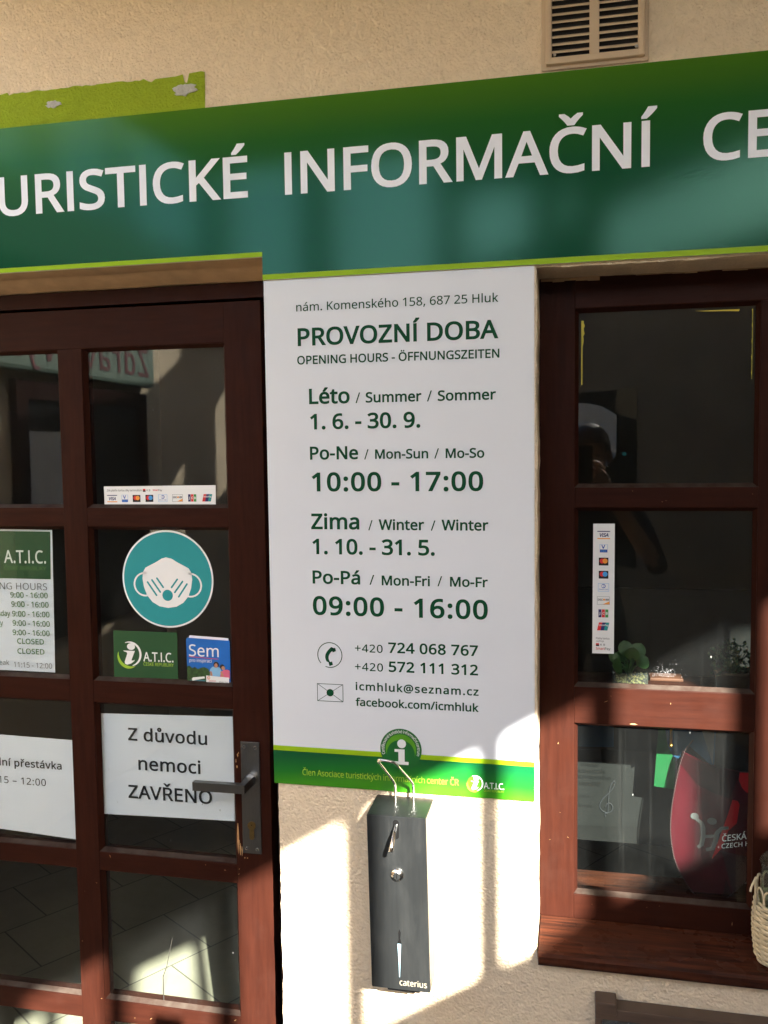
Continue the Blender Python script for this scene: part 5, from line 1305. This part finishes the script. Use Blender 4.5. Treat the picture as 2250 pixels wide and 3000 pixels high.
b_ = MB(); b_.lathe(0, 0, [(0, 0), (.0065, 0), (.0072, .0012), (.0100, .0018), (.0115, .0045), (.0115, .006)][::-1], 'chrome', 36)
b_.v = [Vector((0.2497 + v.x, YD - .0058 + v.z, 0.9630 + v.y)) for v in b_.v]
b_.disc(0.2497, 0.9630, .0060, YD - .0062, YD - .0057, 'dispenser', 28)
b_.box(0.2490, 0.2504, YD - .0068, YD - .0056, 0.9592, 0.9668, 'hole')
b_.build('lock', dp)
b_ = MB(); b_.prism([(0.2500, 0.8600), (0.2520, 0.8655), (0.2545, 0.8600), (0.2535, 0.8490), (0.2552, 0.8420), (0.2536, 0.800), (0.2520, 0.779), (0.2510, 0.779), (0.2498, 0.805), (0.2478, 0.8400), (0.2505, 0.846)], YD - .0003, YD, 'hole'); b_.build('level_slot', dp)
b_ = MB(); b_.prism([(0.2484, 0.8395), (0.2548, 0.8395), (0.2530, 0.800), (0.2521, 0.7795), (0.2510, 0.7795), (0.2503, 0.805)], YD - .0006, YD - .0004, 'blue_plastic'); b_.build('level_window', dp)
b_ = MB(); text(b_, 'caterius', 0.2515, 0.2995, 0.7650, 0.0108, YD - .0003, 'cream_ink', w=-4); b_.build('lettering', dp)
b_ = MB()
pa = [(0.2364, -.030, 1.060), (0.2364, -.030, 1.0985), (0.2355, -.033, 1.1060), (0.2195, -.080, 1.1570), (0.2172, -.083, 1.1600)]
pb = [(0.2690, -.030, 1.060), (0.2690, -.030, 1.1000), (0.2680, -.033, 1.1080), (0.2520, -.080, 1.1535), (0.2495, -.084, 1.1575)]
def smooth(P, it=2):
    for _ in range(it):
        Q = [P[0]]
        for a, b in zip(P[:-1], P[1:]):
            a, b = Vector(a), Vector(b); Q += [a * .75 + b * .25, a * .25 + b * .75]
        P = Q + [P[-1]]
    return P
mid = [(0.2195, -.088, 1.1640), (0.2260, -.091, 1.1655), (0.2380, -.091, 1.1645), (0.2460, -.088, 1.1620)]
b_.tube(smooth(pa + mid + pb[::-1]), .0024, 'chrome', 12)
b_.build('elbow_lever', dp)

# ---- notice case low on the right
nc = empty('display_case', (0.95, -0.02, 0.15)); tag(nc, 'low brown weathered display case under the window, cut by the frame', 'display case')
b_ = MB()
cx0, cx1, cz0, cz1 = 0.5840, 1.36, 0.12, 0.7330
b_.box(cx0, cx1, -.034, -.002, cz1 - .020, cz1, 'case_wood', .002); b_.box(cx0, cx1, -.034, -.002, cz0, cz0 + .02, 'case_wood', .002)
b_.box(cx0, cx0 + .012, -.0335, -.002, cz0 + .02, cz1 - .02, 'case_wood', .002); b_.box(cx1 - .012, cx1, -.0335, -.002, cz0 + .02, cz1 - .02, 'case_wood', .002)
b_.box(cx0 - .0005, cx0 + .036, -.036, -.002, cz1 - .012, cz1 + .0115, 'case_wood', .003)
b_.build('case_frame', nc)
b_ = MB(); b_.box(cx0 + .012, cx1 - .012, -.006, -.002, cz0 + .02, cz1 - .02, 'case_back'); b_.build('case_backing', nc)
b_ = MB(); b_.box(cx0 + .0125, cx1 - .0125, -.028, -.025, cz0 + .0205, cz1 - .0205, 'case_glass'); b_.build('case_pane', nc)

# ---- wicker basket on the sill
bk = empty('wicker_basket', (0.9060, 0.036, 0.8145)); tag(bk, 'cream wicker basket round a glass jar on the window sill', 'basket')
bcx, bcy = 0.9060, 0.036
b_ = MB()
NS = 18
def brad(z):
    t = (z - 0.816) / 0.105
    return 0.0500 + 0.0055 * math.sin(min(1, max(0, t)) * math.pi * .9)
rows_ = 22
for j in range(rows_):
    z = 0.8175 + j * 0.0047
    P = []
    for i in range(NS * 4):
        a = 2 * math.pi * i / (NS * 4)
        r_ = brad(z) + 0.0017 * math.cos(NS / 2 * a * 2 / 2 + (math.pi if j % 2 else 0))
        P.append((bcx + r_ * math.cos(a), bcy + r_ * math.sin(a), z + .0004 * math.sin(5 * a + j)))
    b_.tube(P, .00255, 'wicker', 6, closed=True)
b_.build('weave', bk)
b_ = MB()
for i in range(NS):
    a = 2 * math.pi * (i + .5) / NS
    P = [(bcx + brad(z) * math.cos(a), bcy + brad(z) * math.sin(a), z) for z in (0.8155, 0.84, 0.87, 0.90, 0.92)]
    a2 = 2 * math.pi * (i + 1.6) / NS
    am = (a + a2) / 2
    r_ = brad(.92)
    P += [(bcx + (r_ + .0015) * math.cos(a + .04), bcy + (r_ + .0015) * math.sin(a + .04), 0.938), (bcx + (r_ + .002) * math.cos(am), bcy + (r_ + .002) * math.sin(am), 0.948), (bcx + (r_ + .0015) * math.cos(a2 - .04), bcy + (r_ + .0015) * math.sin(a2 - .04), 0.940), (bcx + r_ * math.cos(a2), bcy + r_ * math.sin(a2), 0.918)]
    b_.tube(smooth(P, 1), .0019, 'wicker', 6)
b_.tube(smooth([(bcx - .0555, bcy - .012, .900), (bcx - .0560, bcy - .013, .950), (bcx - .0545, bcy - .012, .9630), (bcx - .0640, bcy - .018, .9450), (bcx - .0650, bcy - .018, .9380)]), .0019, 'wicker', 6)
b_.build('stakes', bk)
b_ = MB(); b_.lathe(bcx, bcy, [(0.0, .8185), (.043, .8185), (.0455, .823), (.0455, .955), (.044, .972), (.0455, .979), (.0470, .984), (.0455, .987), (.0435, .984), (.0420, .972), (.0435, .955), (.0435, .826), (0.0, .824)], 'jar_glass', 40); b_.build('glass_jar', bk)

# ================================================================== behind the window
shf = MB(); shf.box(0.50, 1.30, 0.145, 0.275, 1.2255, 1.2425, 'wood_h', .002)
tag(shf.build('display_shelf'), 'brown inner shelf behind the window carrying the potted plants', 'shelf')
pl = empty('potted_succulent', (0.6497, 0.19, 1.2426)); tag(pl, 'round leaved succulent in a clear square glass pot of yellow pebbles', 'plant')
b_ = MB()
gx0, gx1, gy0, gy1 = 0.6175, 0.6820, 0.158, 0.222
for (a, b, c, d) in ((gx0, gx1, gy0, gy0 + .0025), (gx0, gx1, gy1 - .0025, gy1), (gx0, gx0 + .0025, gy0 + .0026, gy1 - .0026), (gx1 - .0025, gx1, gy0 + .0026, gy1 - .0026)):
    b_.box(a, b, c, d, 1.2427, 1.2725, 'jar_glass', .0004)
b_.build('glass_pot', pl)
b_ = MB(); rnd = random.Random(4)
for i in range(170):
    x, y, z = rnd.uniform(gx0 + .006, gx1 - .006), rnd.uniform(gy0 + .006, gy1 - .006), rnd.uniform(1.2450, 1.2595)
    r_ = rnd.uniform(.0022, .0036)
    V = [(x + r_ * a * rnd.uniform(.8, 1.2), y + r_ * b * rnd.uniform(.8, 1.2), z + r_ * c * rnd.uniform(.7, 1)) for a, b, c in ((1, 0, 0), (-1, 0, 0), (0, 1, 0), (0, -1, 0), (0, 0, 1), (0, 0, -1))]
    b_.mesh(V, [(0, 2, 4), (2, 1, 4), (1, 3, 4), (3, 0, 4), (2, 0, 5), (1, 2, 5), (3, 1, 5), (0, 3, 5)], 'pebble', True)
b_.build('pebbles', pl)
def leaf(mb, base, tip, width, nrm, k, n=10, cup=.12):
    base, tip, nrm = Vector(base), Vector(tip), Vector(nrm).normalized()
    ax = tip - base; L = ax.length; ax.normalize(); sd = ax.cross(nrm).normalized(); up = sd.cross(ax)
    V = []; F = []
    for i in range(n + 1):
        t = i / n; wd = width * (math.sin(math.pi * min(1, t ** 1.15)) ** .55) if 0 < i < n else width * .08
        for j, s_ in enumerate((-1, -.5, 0, .5, 1)):
            V.append(base + ax * L * t + sd * wd * s_ + up * (cup * width * (1 - s_ * s_) * -1 + .10 * L * math.sin(math.pi * t)))
    for i in range(n):
        for j in range(4):
            F.append((i * 5 + j, i * 5 + j + 1, i * 5 + j + 6, i * 5 + j + 5))
    mb.mesh(V, F, k, True)
c0 = Vector((0.6490, 0.188, 1.259))
for tip, wd in (((0.6180, 0.165, 1.2840), .0165), ((0.6405, 0.205, 1.3235), .0140), ((0.6560, 0.170, 1.3180), .0135), ((0.6720, 0.200, 1.3200), .0150), ((0.6830, 0.185, 1.2960), .0165), ((0.6560, 0.150, 1.2960), .012), ((0.6300, 0.215, 1.3000), .011), ((0.6120, 0.19, 1.300), .010)):
    q = MB(); t_ = Vector(tip); m_ = c0.lerp(t_, .42) + Vector((0, 0, .006))
    leaf(q, m_, t_, wd, (0, -.75, .55), 'leaf'); q.tube([c0, c0.lerp(m_, .6) + Vector((0, 0, .004)), m_], [.0022, .0018, .0014], 'leaf', 8); q.build('leaf', pl)
p2 = empty('potted_herb', (0.8360, 0.19, 1.2426)); tag(p2, 'bushy small leaved plant in a dark pot at the right of the shelf', 'plant')
b_ = MB(); b_.lathe(0.836, 0.192, [(0, 1.2427), (.027, 1.2427), (.0325, 1.272), (.0345, 1.272), (.0345, 1.278), (.031, 1.278), (.030, 1.270), (0, 1.270)], 'soil', 28); b_.build('pot', p2)
b_ = MB(); rnd = random.Random(9)
for i in range(230):
    a, rr, h_ = rnd.uniform(0, 6.28), rnd.uniform(.002, .042), rnd.uniform(0, 1)
    z = 1.272 + h_ * .062 * (1 - (rr / .06) ** 2)
    p_ = Vector((.836 + rr * math.cos(a), .192 + rr * .8 * math.sin(a), z)); d = Vector((rnd.gauss(0, 1), rnd.gauss(0, 1), rnd.gauss(.4, .7))).normalized()
    leaf(b_, p_, p_ + d * rnd.uniform(.006, .011), rnd.uniform(.0018, .0032), (rnd.gauss(0, 1), -1, rnd.gauss(.5, 1)), 'leaf2', 4)
b_.build('foliage', p2)
b_ = MB()
for i in range(14):
    a = i * 2.4; b_.tube([(.836, .192, 1.268), (.836 + .012 * math.cos(a), .192 + .012 * math.sin(a), 1.29), (.836 + .028 * math.cos(a), .192 + .024 * math.sin(a), 1.312)], .0008, 'leaf2', 5)
b_.build('stem', p2)
tr = MB(); tr.box(0.690, 0.752, 0.22, 0.262, 1.2427, 1.2490, 'terracotta', .002); tag(tr.build('terracotta_tray'), 'small flat terracotta tray beside the pebble pot', 'tray')
tr = MB(); tr.box(0.865, 0.905, 0.226, 0.268, 1.2427, 1.266, 'terracotta', .002); tag(tr.build('terracotta_tray'), 'taller terracotta block at the right behind the bushy plant', 'tray')

# posters on a board hanging behind the lower pane
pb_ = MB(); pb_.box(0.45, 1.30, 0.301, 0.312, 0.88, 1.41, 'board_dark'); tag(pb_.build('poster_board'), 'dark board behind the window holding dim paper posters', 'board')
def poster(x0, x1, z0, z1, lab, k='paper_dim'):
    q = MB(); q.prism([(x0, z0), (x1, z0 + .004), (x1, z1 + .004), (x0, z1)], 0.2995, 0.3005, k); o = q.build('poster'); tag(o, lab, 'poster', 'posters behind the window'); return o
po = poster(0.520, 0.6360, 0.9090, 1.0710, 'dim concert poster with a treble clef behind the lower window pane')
q = MB()
for s, x0, x1, z, h in (('KONCERT', 0.5601, 0.5973, 1.0371, .0072), ('KONZERVATOŘE', 0.5400, 0.6097, 1.0232, .0072), ('VEJVANOVSKÉHO', 0.5539, 0.6206, 1.0110, .0070), ('KROMĚŘÍŽ', 0.5575, 0.5995, 0.9966, .0072), ('5. 2023', 0.5480, 0.5774, 0.9708, .0055), ('ZUŠ HLUK', 0.5480, 0.5837, 0.9500, .0055)):
    text(q, s, x0, x1, z, h, 0.2990, 'hole', w=10)
q.build('lettering', po)
q = MB(); q.tube(smooth([(.6105, .2985, .934), (.6080, .2985, .938), (.6110, .2985, .942), (.6150, .2985, .938), (.6150, .2985, .960), (.6180, .2985, .995), (.6240, .2985, 1.008), (.6290, .2985, 1.012), (.6280, .2985, 1.000), (.6180, .2985, .985), (.6030, .2985, .970), (.5970, .2985, .955), (.6030, .2985, .945), (.6160, .2985, .941), (.6260, .2985, .950), (.6220, .2985, .963), (.6130, .2985, .962), (.6100, .2985, .954)]), .0012, 'black_ink', 6); q.build('treble_clef', po)
poster(0.6433, 0.7480, 0.9150, 1.0750, 'plain dim paper poster right of the concert poster')
poster(0.520, 0.6262, 1.0770, 1.1290, 'dark blue poster strip above the concert poster', 'flag_blue')
poster(0.545, 0.6880, 1.255, 1.391, 'dim poster behind the succulent in the middle pane')
poster(0.697, 0.7971, 1.255, 1.393, 'dim poster right of the succulent in the middle pane')

# pennant and folded flags
pt = empty('red_pennant', (0.81, 0.19, 0.838)); tag(pt, 'dark red pennant with a cord edge and ČESKÁ HÁZENÁ lettering', 'pennant')
q = MB(); q.prism([(0.7494, 1.1127), (0.7413, 1.0784), (0.7347, 1.0294), (0.7294, 0.9864), (0.7283, 0.9558), (0.7329, 0.9164), (0.7432, 0.8835), (0.7619, 0.8515), (0.772, 0.8386), (0.8406, 0.8392), (0.8678, 0.8722), (0.9000, 0.900), (0.930, .96), (0.935, 1.08), (0.8538, 1.0798), (0.8041, 1.0885)], 0.200, 0.206, 'silk'); q.build('cloth', pt)
for k, P, d in (('silk3', [(0.7494, 1.1127), (0.7761, 1.0972), (0.8041, 1.0885), (0.8318, 1.0828), (0.8538, 1.0798), (0.8353, 1.0277), (0.8047, 1.0375), (0.7767, 1.0506), (0.7468, 1.0878)], 0), ('silk2', [(0.8525, 1.0797), (0.90, 1.08), (0.90, 1.03), (0.8763, 1.0381), (0.8653, 1.0418), (0.857, 1.0502), (0.8513, 1.0647)], 1),
                ('silk2', [(0.8408, 1.0257), (0.8497, 1.0242), (0.8534, 1.017), (0.8484, 0.9806), (0.8334, 0.9644), (0.8227, 0.9302), (0.8049, 0.9074), (0.829, 0.9851)], 1), ('silk4', [(0.8223, 0.9241), (0.8727, 0.9164), (0.8733, 0.8772), (0.8433, 0.8441)], 0), ('silk3', [(0.8305, 0.8702), (0.8434, 0.8404), (0.8267, 0.8394)], 1)):
    q = MB(); q.prism(P, 0.1994 - d * .0003, 0.1999, k); q.build('cloth_panel', pt)  # the bright red pieces are sun patches painted on the pennant
q = MB(); yl, yr = 0.1984, 0.1990
q.disc(.8040, .9815, .0068, yl, yr, 'grey_print', 24, rx=.0088)
q.disc(.7725, .9890, .0064, yl, yr, 'grey_print', 24, rx=.0075)
def ribbon(P, wd):
    P = [Vector(p) for p in P]; L_, R_ = [], []
    for i, p in enumerate(P):
        d = (P[min(i + 1, len(P) - 1)] - P[max(0, i - 1)]).normalized(); nn = Vector((-d.y, d.x)) * wd[i]
        L_.append(tuple(p + nn)); R_.append(tuple(p - nn))
    q.prism(L_ + R_[::-1], yl - .0003, yr, 'grey_print')
ribbon([(.7745, .9850), (.7850, .9770), (.7880, .9680), (.7885, .9500), (.7855, .9340), (.7790, .9280)], [.0028, .0034, .0042, .0044, .0040, .0028])
ribbon([(.7900, .9505), (.8085, .9530)], [.0028, .0028])
yl -= .0004
ribbon([(.8340, .9710), (.8215, .9690), (.8135, .9600), (.8105, .9420), (.8060, .9290), (.7940, .9245)], [.0024, .0032, .0042, .0044, .0040, .0028])
q.build('handball_emblem', pt)
q = MB()
def tiltw(x0, z0, sl):
    return lambda x, z: (x, z + (x - x0) * sl)
text(q, 'ČESKÁ HÁZENÁ', .8226, .9280, .9432, .0118, .1986, 'sticker_white', w=8, warp=tiltw(.8226, .94, .20)); text(q, 'CZECH HANDBALL', .8219, .9280, .9295, .0088, .1986, 'sticker_white', w=4, warp=tiltw(.8219, .93, .20)) if all(c in GLY for c in 'CZECH HANDBALL') else None
q.build('lettering', pt)
def twist(mb, P, r, k):
    P = [Vector(p) for p in smooth(P, 2)]
    S_ = []
    for a, b in zip(P[:-1], P[1:]):
        n_ = max(1, int((b - a).length / .0012))
        S_ += [a.lerp(b, i / n_) for i in range(n_)]
    for ph in (0, math.pi):
        Q = []
        for i, p in enumerate(S_):
            d = (S_[min(i + 1, len(S_) - 1)] - S_[max(0, i - 1)]).normalized(); nn = Vector((-d.z, 0, d.x)); an = i * .0012 / .0055 * 2 * math.pi + ph
            Q.append(p + nn * r * math.cos(an) + Vector((0, 1, 0)) * r * math.sin(an))
        mb.tube(Q, r * .75, k if ph == 0 else 'silk3', 5)
q = MB(); twist(q, [(x, .1965, z) for x, z in ((0.7681, 1.1383), (0.7488, 1.1122), (0.7341, 1.0344), (0.7284, 0.9854), (0.7288, 0.9427), (0.7368, 0.8976), (0.7527, 0.8654), (0.7685, 0.8408), (.785, .826))], .0008, 'cord')
twist(q, [(x, .1965, z) for x, z in ((.825, .828), (0.8384, 0.84), (0.8534, 0.8561), (0.8697, 0.8748), (.895, .902))], .0008, 'cord'); q.build('twisted_cord', pt)
fl = empty('folded_flag', (0.76, 0.24, 1.027)); tag(fl, 'green blue and grey flag hanging folded behind the red pennant', 'flag')
q = MB(); q.prism([(0.7079, 1.2230), (0.7255, 1.1126), (0.7401, 1.0828), (0.7378, 1.0272), (0.7001, 1.0307), (0.7066, 1.1299)], .230, .234, 'flag_green'); q.build('green_field', fl)
q = MB(); q.prism([(0.7083, 1.2240), (0.8168, 1.2240), (0.812, 1.0765), (0.8035, 1.0805), (0.7661, 1.1134), (0.7406, 1.0811), (0.726, 1.111)], .2345, .238, 'flag_blue'); q.build('blue_field', fl)
q = MB(); q.prism([(0.7641, 1.2240), (0.8151, 1.2240), (0.8089, 1.08)], .2335, .2343, 'flag_grey'); q.build('grey_field', fl)
q = MB(); q.tube([(.7266, .18, 1.225), (.7262, .18, 1.131)], .0024, 'gold', 12); q.tube([(.7262, .18, 1.133), (.7262, .18, 1.128)], .0032, 'gold', 12); tag(q.build('gilded_rod'), 'short gilded rod hanging in front of the folded flag', 'rod')

# ================================================================== the photographer, mirrored in the window
def figure():
    t = empty('person', (0.60, -1.98, 0)); tag(t, 'person in a dark jacket holding up a phone, mirrored in the window', 'person')
    J = {'pel': ((.60, -1.99, .98), .125), 'sp1': ((.60, -1.99, 1.15), .118), 'sp2': ((.60, -1.985, 1.32), .135), 'chest': ((.60, -1.98, 1.43), .120), 'neck': ((.60, -1.965, 1.535), .056), 'jaw': ((.60, -1.935, 1.595), .062), 'head': ((.60, -1.945, 1.665), .083), 'crown': ((.60, -1.955, 1.735), .070),
         'shR': ((.78, -1.985, 1.43), .058), 'elR': ((.875, -1.865, 1.20), .043), 'wrR': ((.665, -1.615, 1.535), .026), 'paR': ((.630, -1.588, 1.590), .030),
         'shL': ((.42, -1.985, 1.43), .058), 'elL': ((.36, -1.93, 1.14), .043), 'wrL': ((.35, -1.83, .90), .027), 'paL': ((.352, -1.80, .83), .030),
         'hipR': ((.69, -1.99, .91), .090), 'knR': ((.70, -1.975, .50), .056), 'anR': ((.705, -2.01, .09), .040), 'toR': ((.715, -1.86, .035), .034),
         'hipL': ((.51, -1.99, .91), .090), 'knL': ((.50, -1.965, .50), .056), 'anL': ((.495, -1.995, .09), .040), 'toL': ((.485, -1.845, .035), .034)}
    Ed = [('pel', 'sp1'), ('sp1', 'sp2'), ('sp2', 'chest'), ('chest', 'neck'), ('neck', 'jaw'), ('jaw', 'head'), ('head', 'crown'), ('chest', 'shR'), ('shR', 'elR'), ('elR', 'wrR'), ('wrR', 'paR'), ('chest', 'shL'), ('shL', 'elL'), ('elL', 'wrL'), ('wrL', 'paL'),
          ('pel', 'hipR'), ('hipR', 'knR'), ('knR', 'anR'), ('anR', 'toR'), ('pel', 'hipL'), ('hipL', 'knL'), ('knL', 'anL'), ('anL', 'toL')]
    fing = [('R1', 'paR', [((.640, -1.566, 1.622), .0095), ((.628, -1.548, 1.640), .0085), ((.604, -1.544, 1.645), .0075)]),
            ('R2', 'paR', [((.646, -1.568, 1.602), .0095), ((.632, -1.546, 1.616), .0085), ((.606, -1.543, 1.619), .0075)]),
            ('R3', 'paR', [((.646, -1.572, 1.580), .0090), ((.630, -1.549, 1.590), .0080), ((.606, -1.544, 1.594), .0070)]),
            ('R4', 'paR', [((.640, -1.578, 1.562), .0085), ((.624, -1.553, 1.568), .0075), ((.606, -1.546, 1.571), .0065)]),
            ('R5', 'paR', [((.608, -1.590, 1.610), .0110), ((.590, -1.580, 1.640), .0090), ((.582, -1.574, 1.662), .0080)]),
            ('L1', 'paL', [((.366, -1.780, .785), .0090), ((.366, -1.776, .750), .0080)]), ('L2', 'paL', [((.354, -1.775, .778), .0090), ((.354, -1.770, .740), .0080)]),
            ('L3', 'paL', [((.342, -1.778, .780), .0090), ((.342, -1.774, .744), .0080)]), ('L4', 'paL', [((.330, -1.786, .788), .0085), ((.330, -1.784, .760), .0075)]), ('L5', 'paL', [((.380, -1.800, .815), .0095), ((.386, -1.790, .785), .0085)])]
    for nm, root, ch_ in fing:
        pr = root
        for i, v in enumerate(ch_):
            J[nm + str(i)] = v; Ed.append((pr, nm + str(i))); pr = nm + str(i)
    nm = list(J); me = bpy.data.meshes.new('body')
    org = WORLD[t]
    me.from_pydata([tuple(Vector(J[n][0]) - org) for n in nm], [(nm.index(a), nm.index(b)) for a, b in Ed], [])
    o = bpy.data.objects.new('body', me); col.objects.link(o)
    sk_ = o.modifiers.new('skin', 'SKIN'); sk_.use_smooth_shade = True
    if not me.skin_vertices: me.attributes.new
    for i, n in enumerate(nm):
        me.skin_vertices[0].data[i].radius = (J[n][1], J[n][1])
    me.skin_vertices[0].data[nm.index('pel')].use_root = True
    ss = o.modifiers.new('sub', 'SUBSURF'); ss.levels = ss.render_levels = 2
    dg = bpy.context.evaluated_depsgraph_get()
    bpy.context.view_layer.update(); dg = bpy.context.evaluated_depsgraph_get()
    m2 = bpy.data.meshes.new_from_object(o.evaluated_get(dg))
    bpy.data.objects.remove(o)
    for k in ('skin', 'jacket', 'trousers', 'phone'): m2.materials.append(M[k])
    wr = Vector(J['wrR'][0]) - org; wl = Vector(J['wrL'][0]) - org; er = Vector(J['elR'][0]) - org
    for p in m2.polygons:
        c = p.center; cw_ = c + org
        k = 1
        if cw_.z > 1.545 and abs(cw_.x - .6) < .13 and cw_.y < -1.80: k = 0
        elif cw_.z < .96 and (c - wl).length > .2: k = 2 if cw_.z > .09 else 3
        if cw_.y > -1.80 and cw_.z > 1.2: k = 0
        if (c - wl).z < .01 and (c - wl).length < .2: k = 0
        p.material_index = k; p.use_smooth = True
    m2.name = 'body'
    b = bpy.data.objects.new('body', m2); col.objects.link(b); b.parent = t; WORLD[b] = org
    # hair cap, eyes and nose
    hh = MB(); n = 20
    V, F = [], []
    for i in range(9):
        th = R(4 + 100 * i / 8)
        for j in range(n):
            ph = 2 * math.pi * j / n
            rr = .096 * math.sin(th); zz = 1.70 + .098 * math.cos(th)
            fwd = math.sin(ph)
            if fwd > .35 and i > 5: zz = max(zz, 1.715); 
            V.append((.60 + rr * .90 * math.cos(ph), -1.962 + rr * 1.02 * math.sin(ph), zz))
    for i in range(8):
        for j in range(n): F.append((i * n + j, i * n + (j + 1) % n, (i + 1) * n + (j + 1) % n, (i + 1) * n + j))
    hh.mesh(V, F, 'hair', True); hh.build('hair', t)
    e = MB()
    for s_ in (-1, 1):
        e = MB(); e.disc(.60 + s_ * .031, 1.665, .006, -1.864, -1.870, 'hair', 14, rx=.011); e.build('eye', t)
        e = MB(); e.lathe(.60 + s_ * .081, -1.95, [(0, 1.632), (.010, 1.640), (.014, 1.66), (.010, 1.685), (0, 1.69)], 'skin', 10); e.build('ear', t)
    e = MB()
    e.mesh([(.60, -1.872, 1.668), (.588, -1.862, 1.628), (.612, -1.862, 1.628), (.60, -1.846, 1.634)], [(0, 1, 3), (0, 3, 2), (1, 2, 3)], 'skin', True)
    e.build('nose', t); e = MB()
    e.prism([(.578, 1.603), (.60, 1.608), (.622, 1.603), (.60, 1.597)], -1.873, -1.86, 'crimson')
    e.build('mouth', t)
    return t
figure()
ph = MB(); ph.box(0.541, 0.608, -1.5560, -1.5480, 1.567, 1.7050, 'phone', .003)
pho = ph.build('mobile_phone'); tag(pho, 'black mobile phone held upright by the mirrored photographer', 'phone')
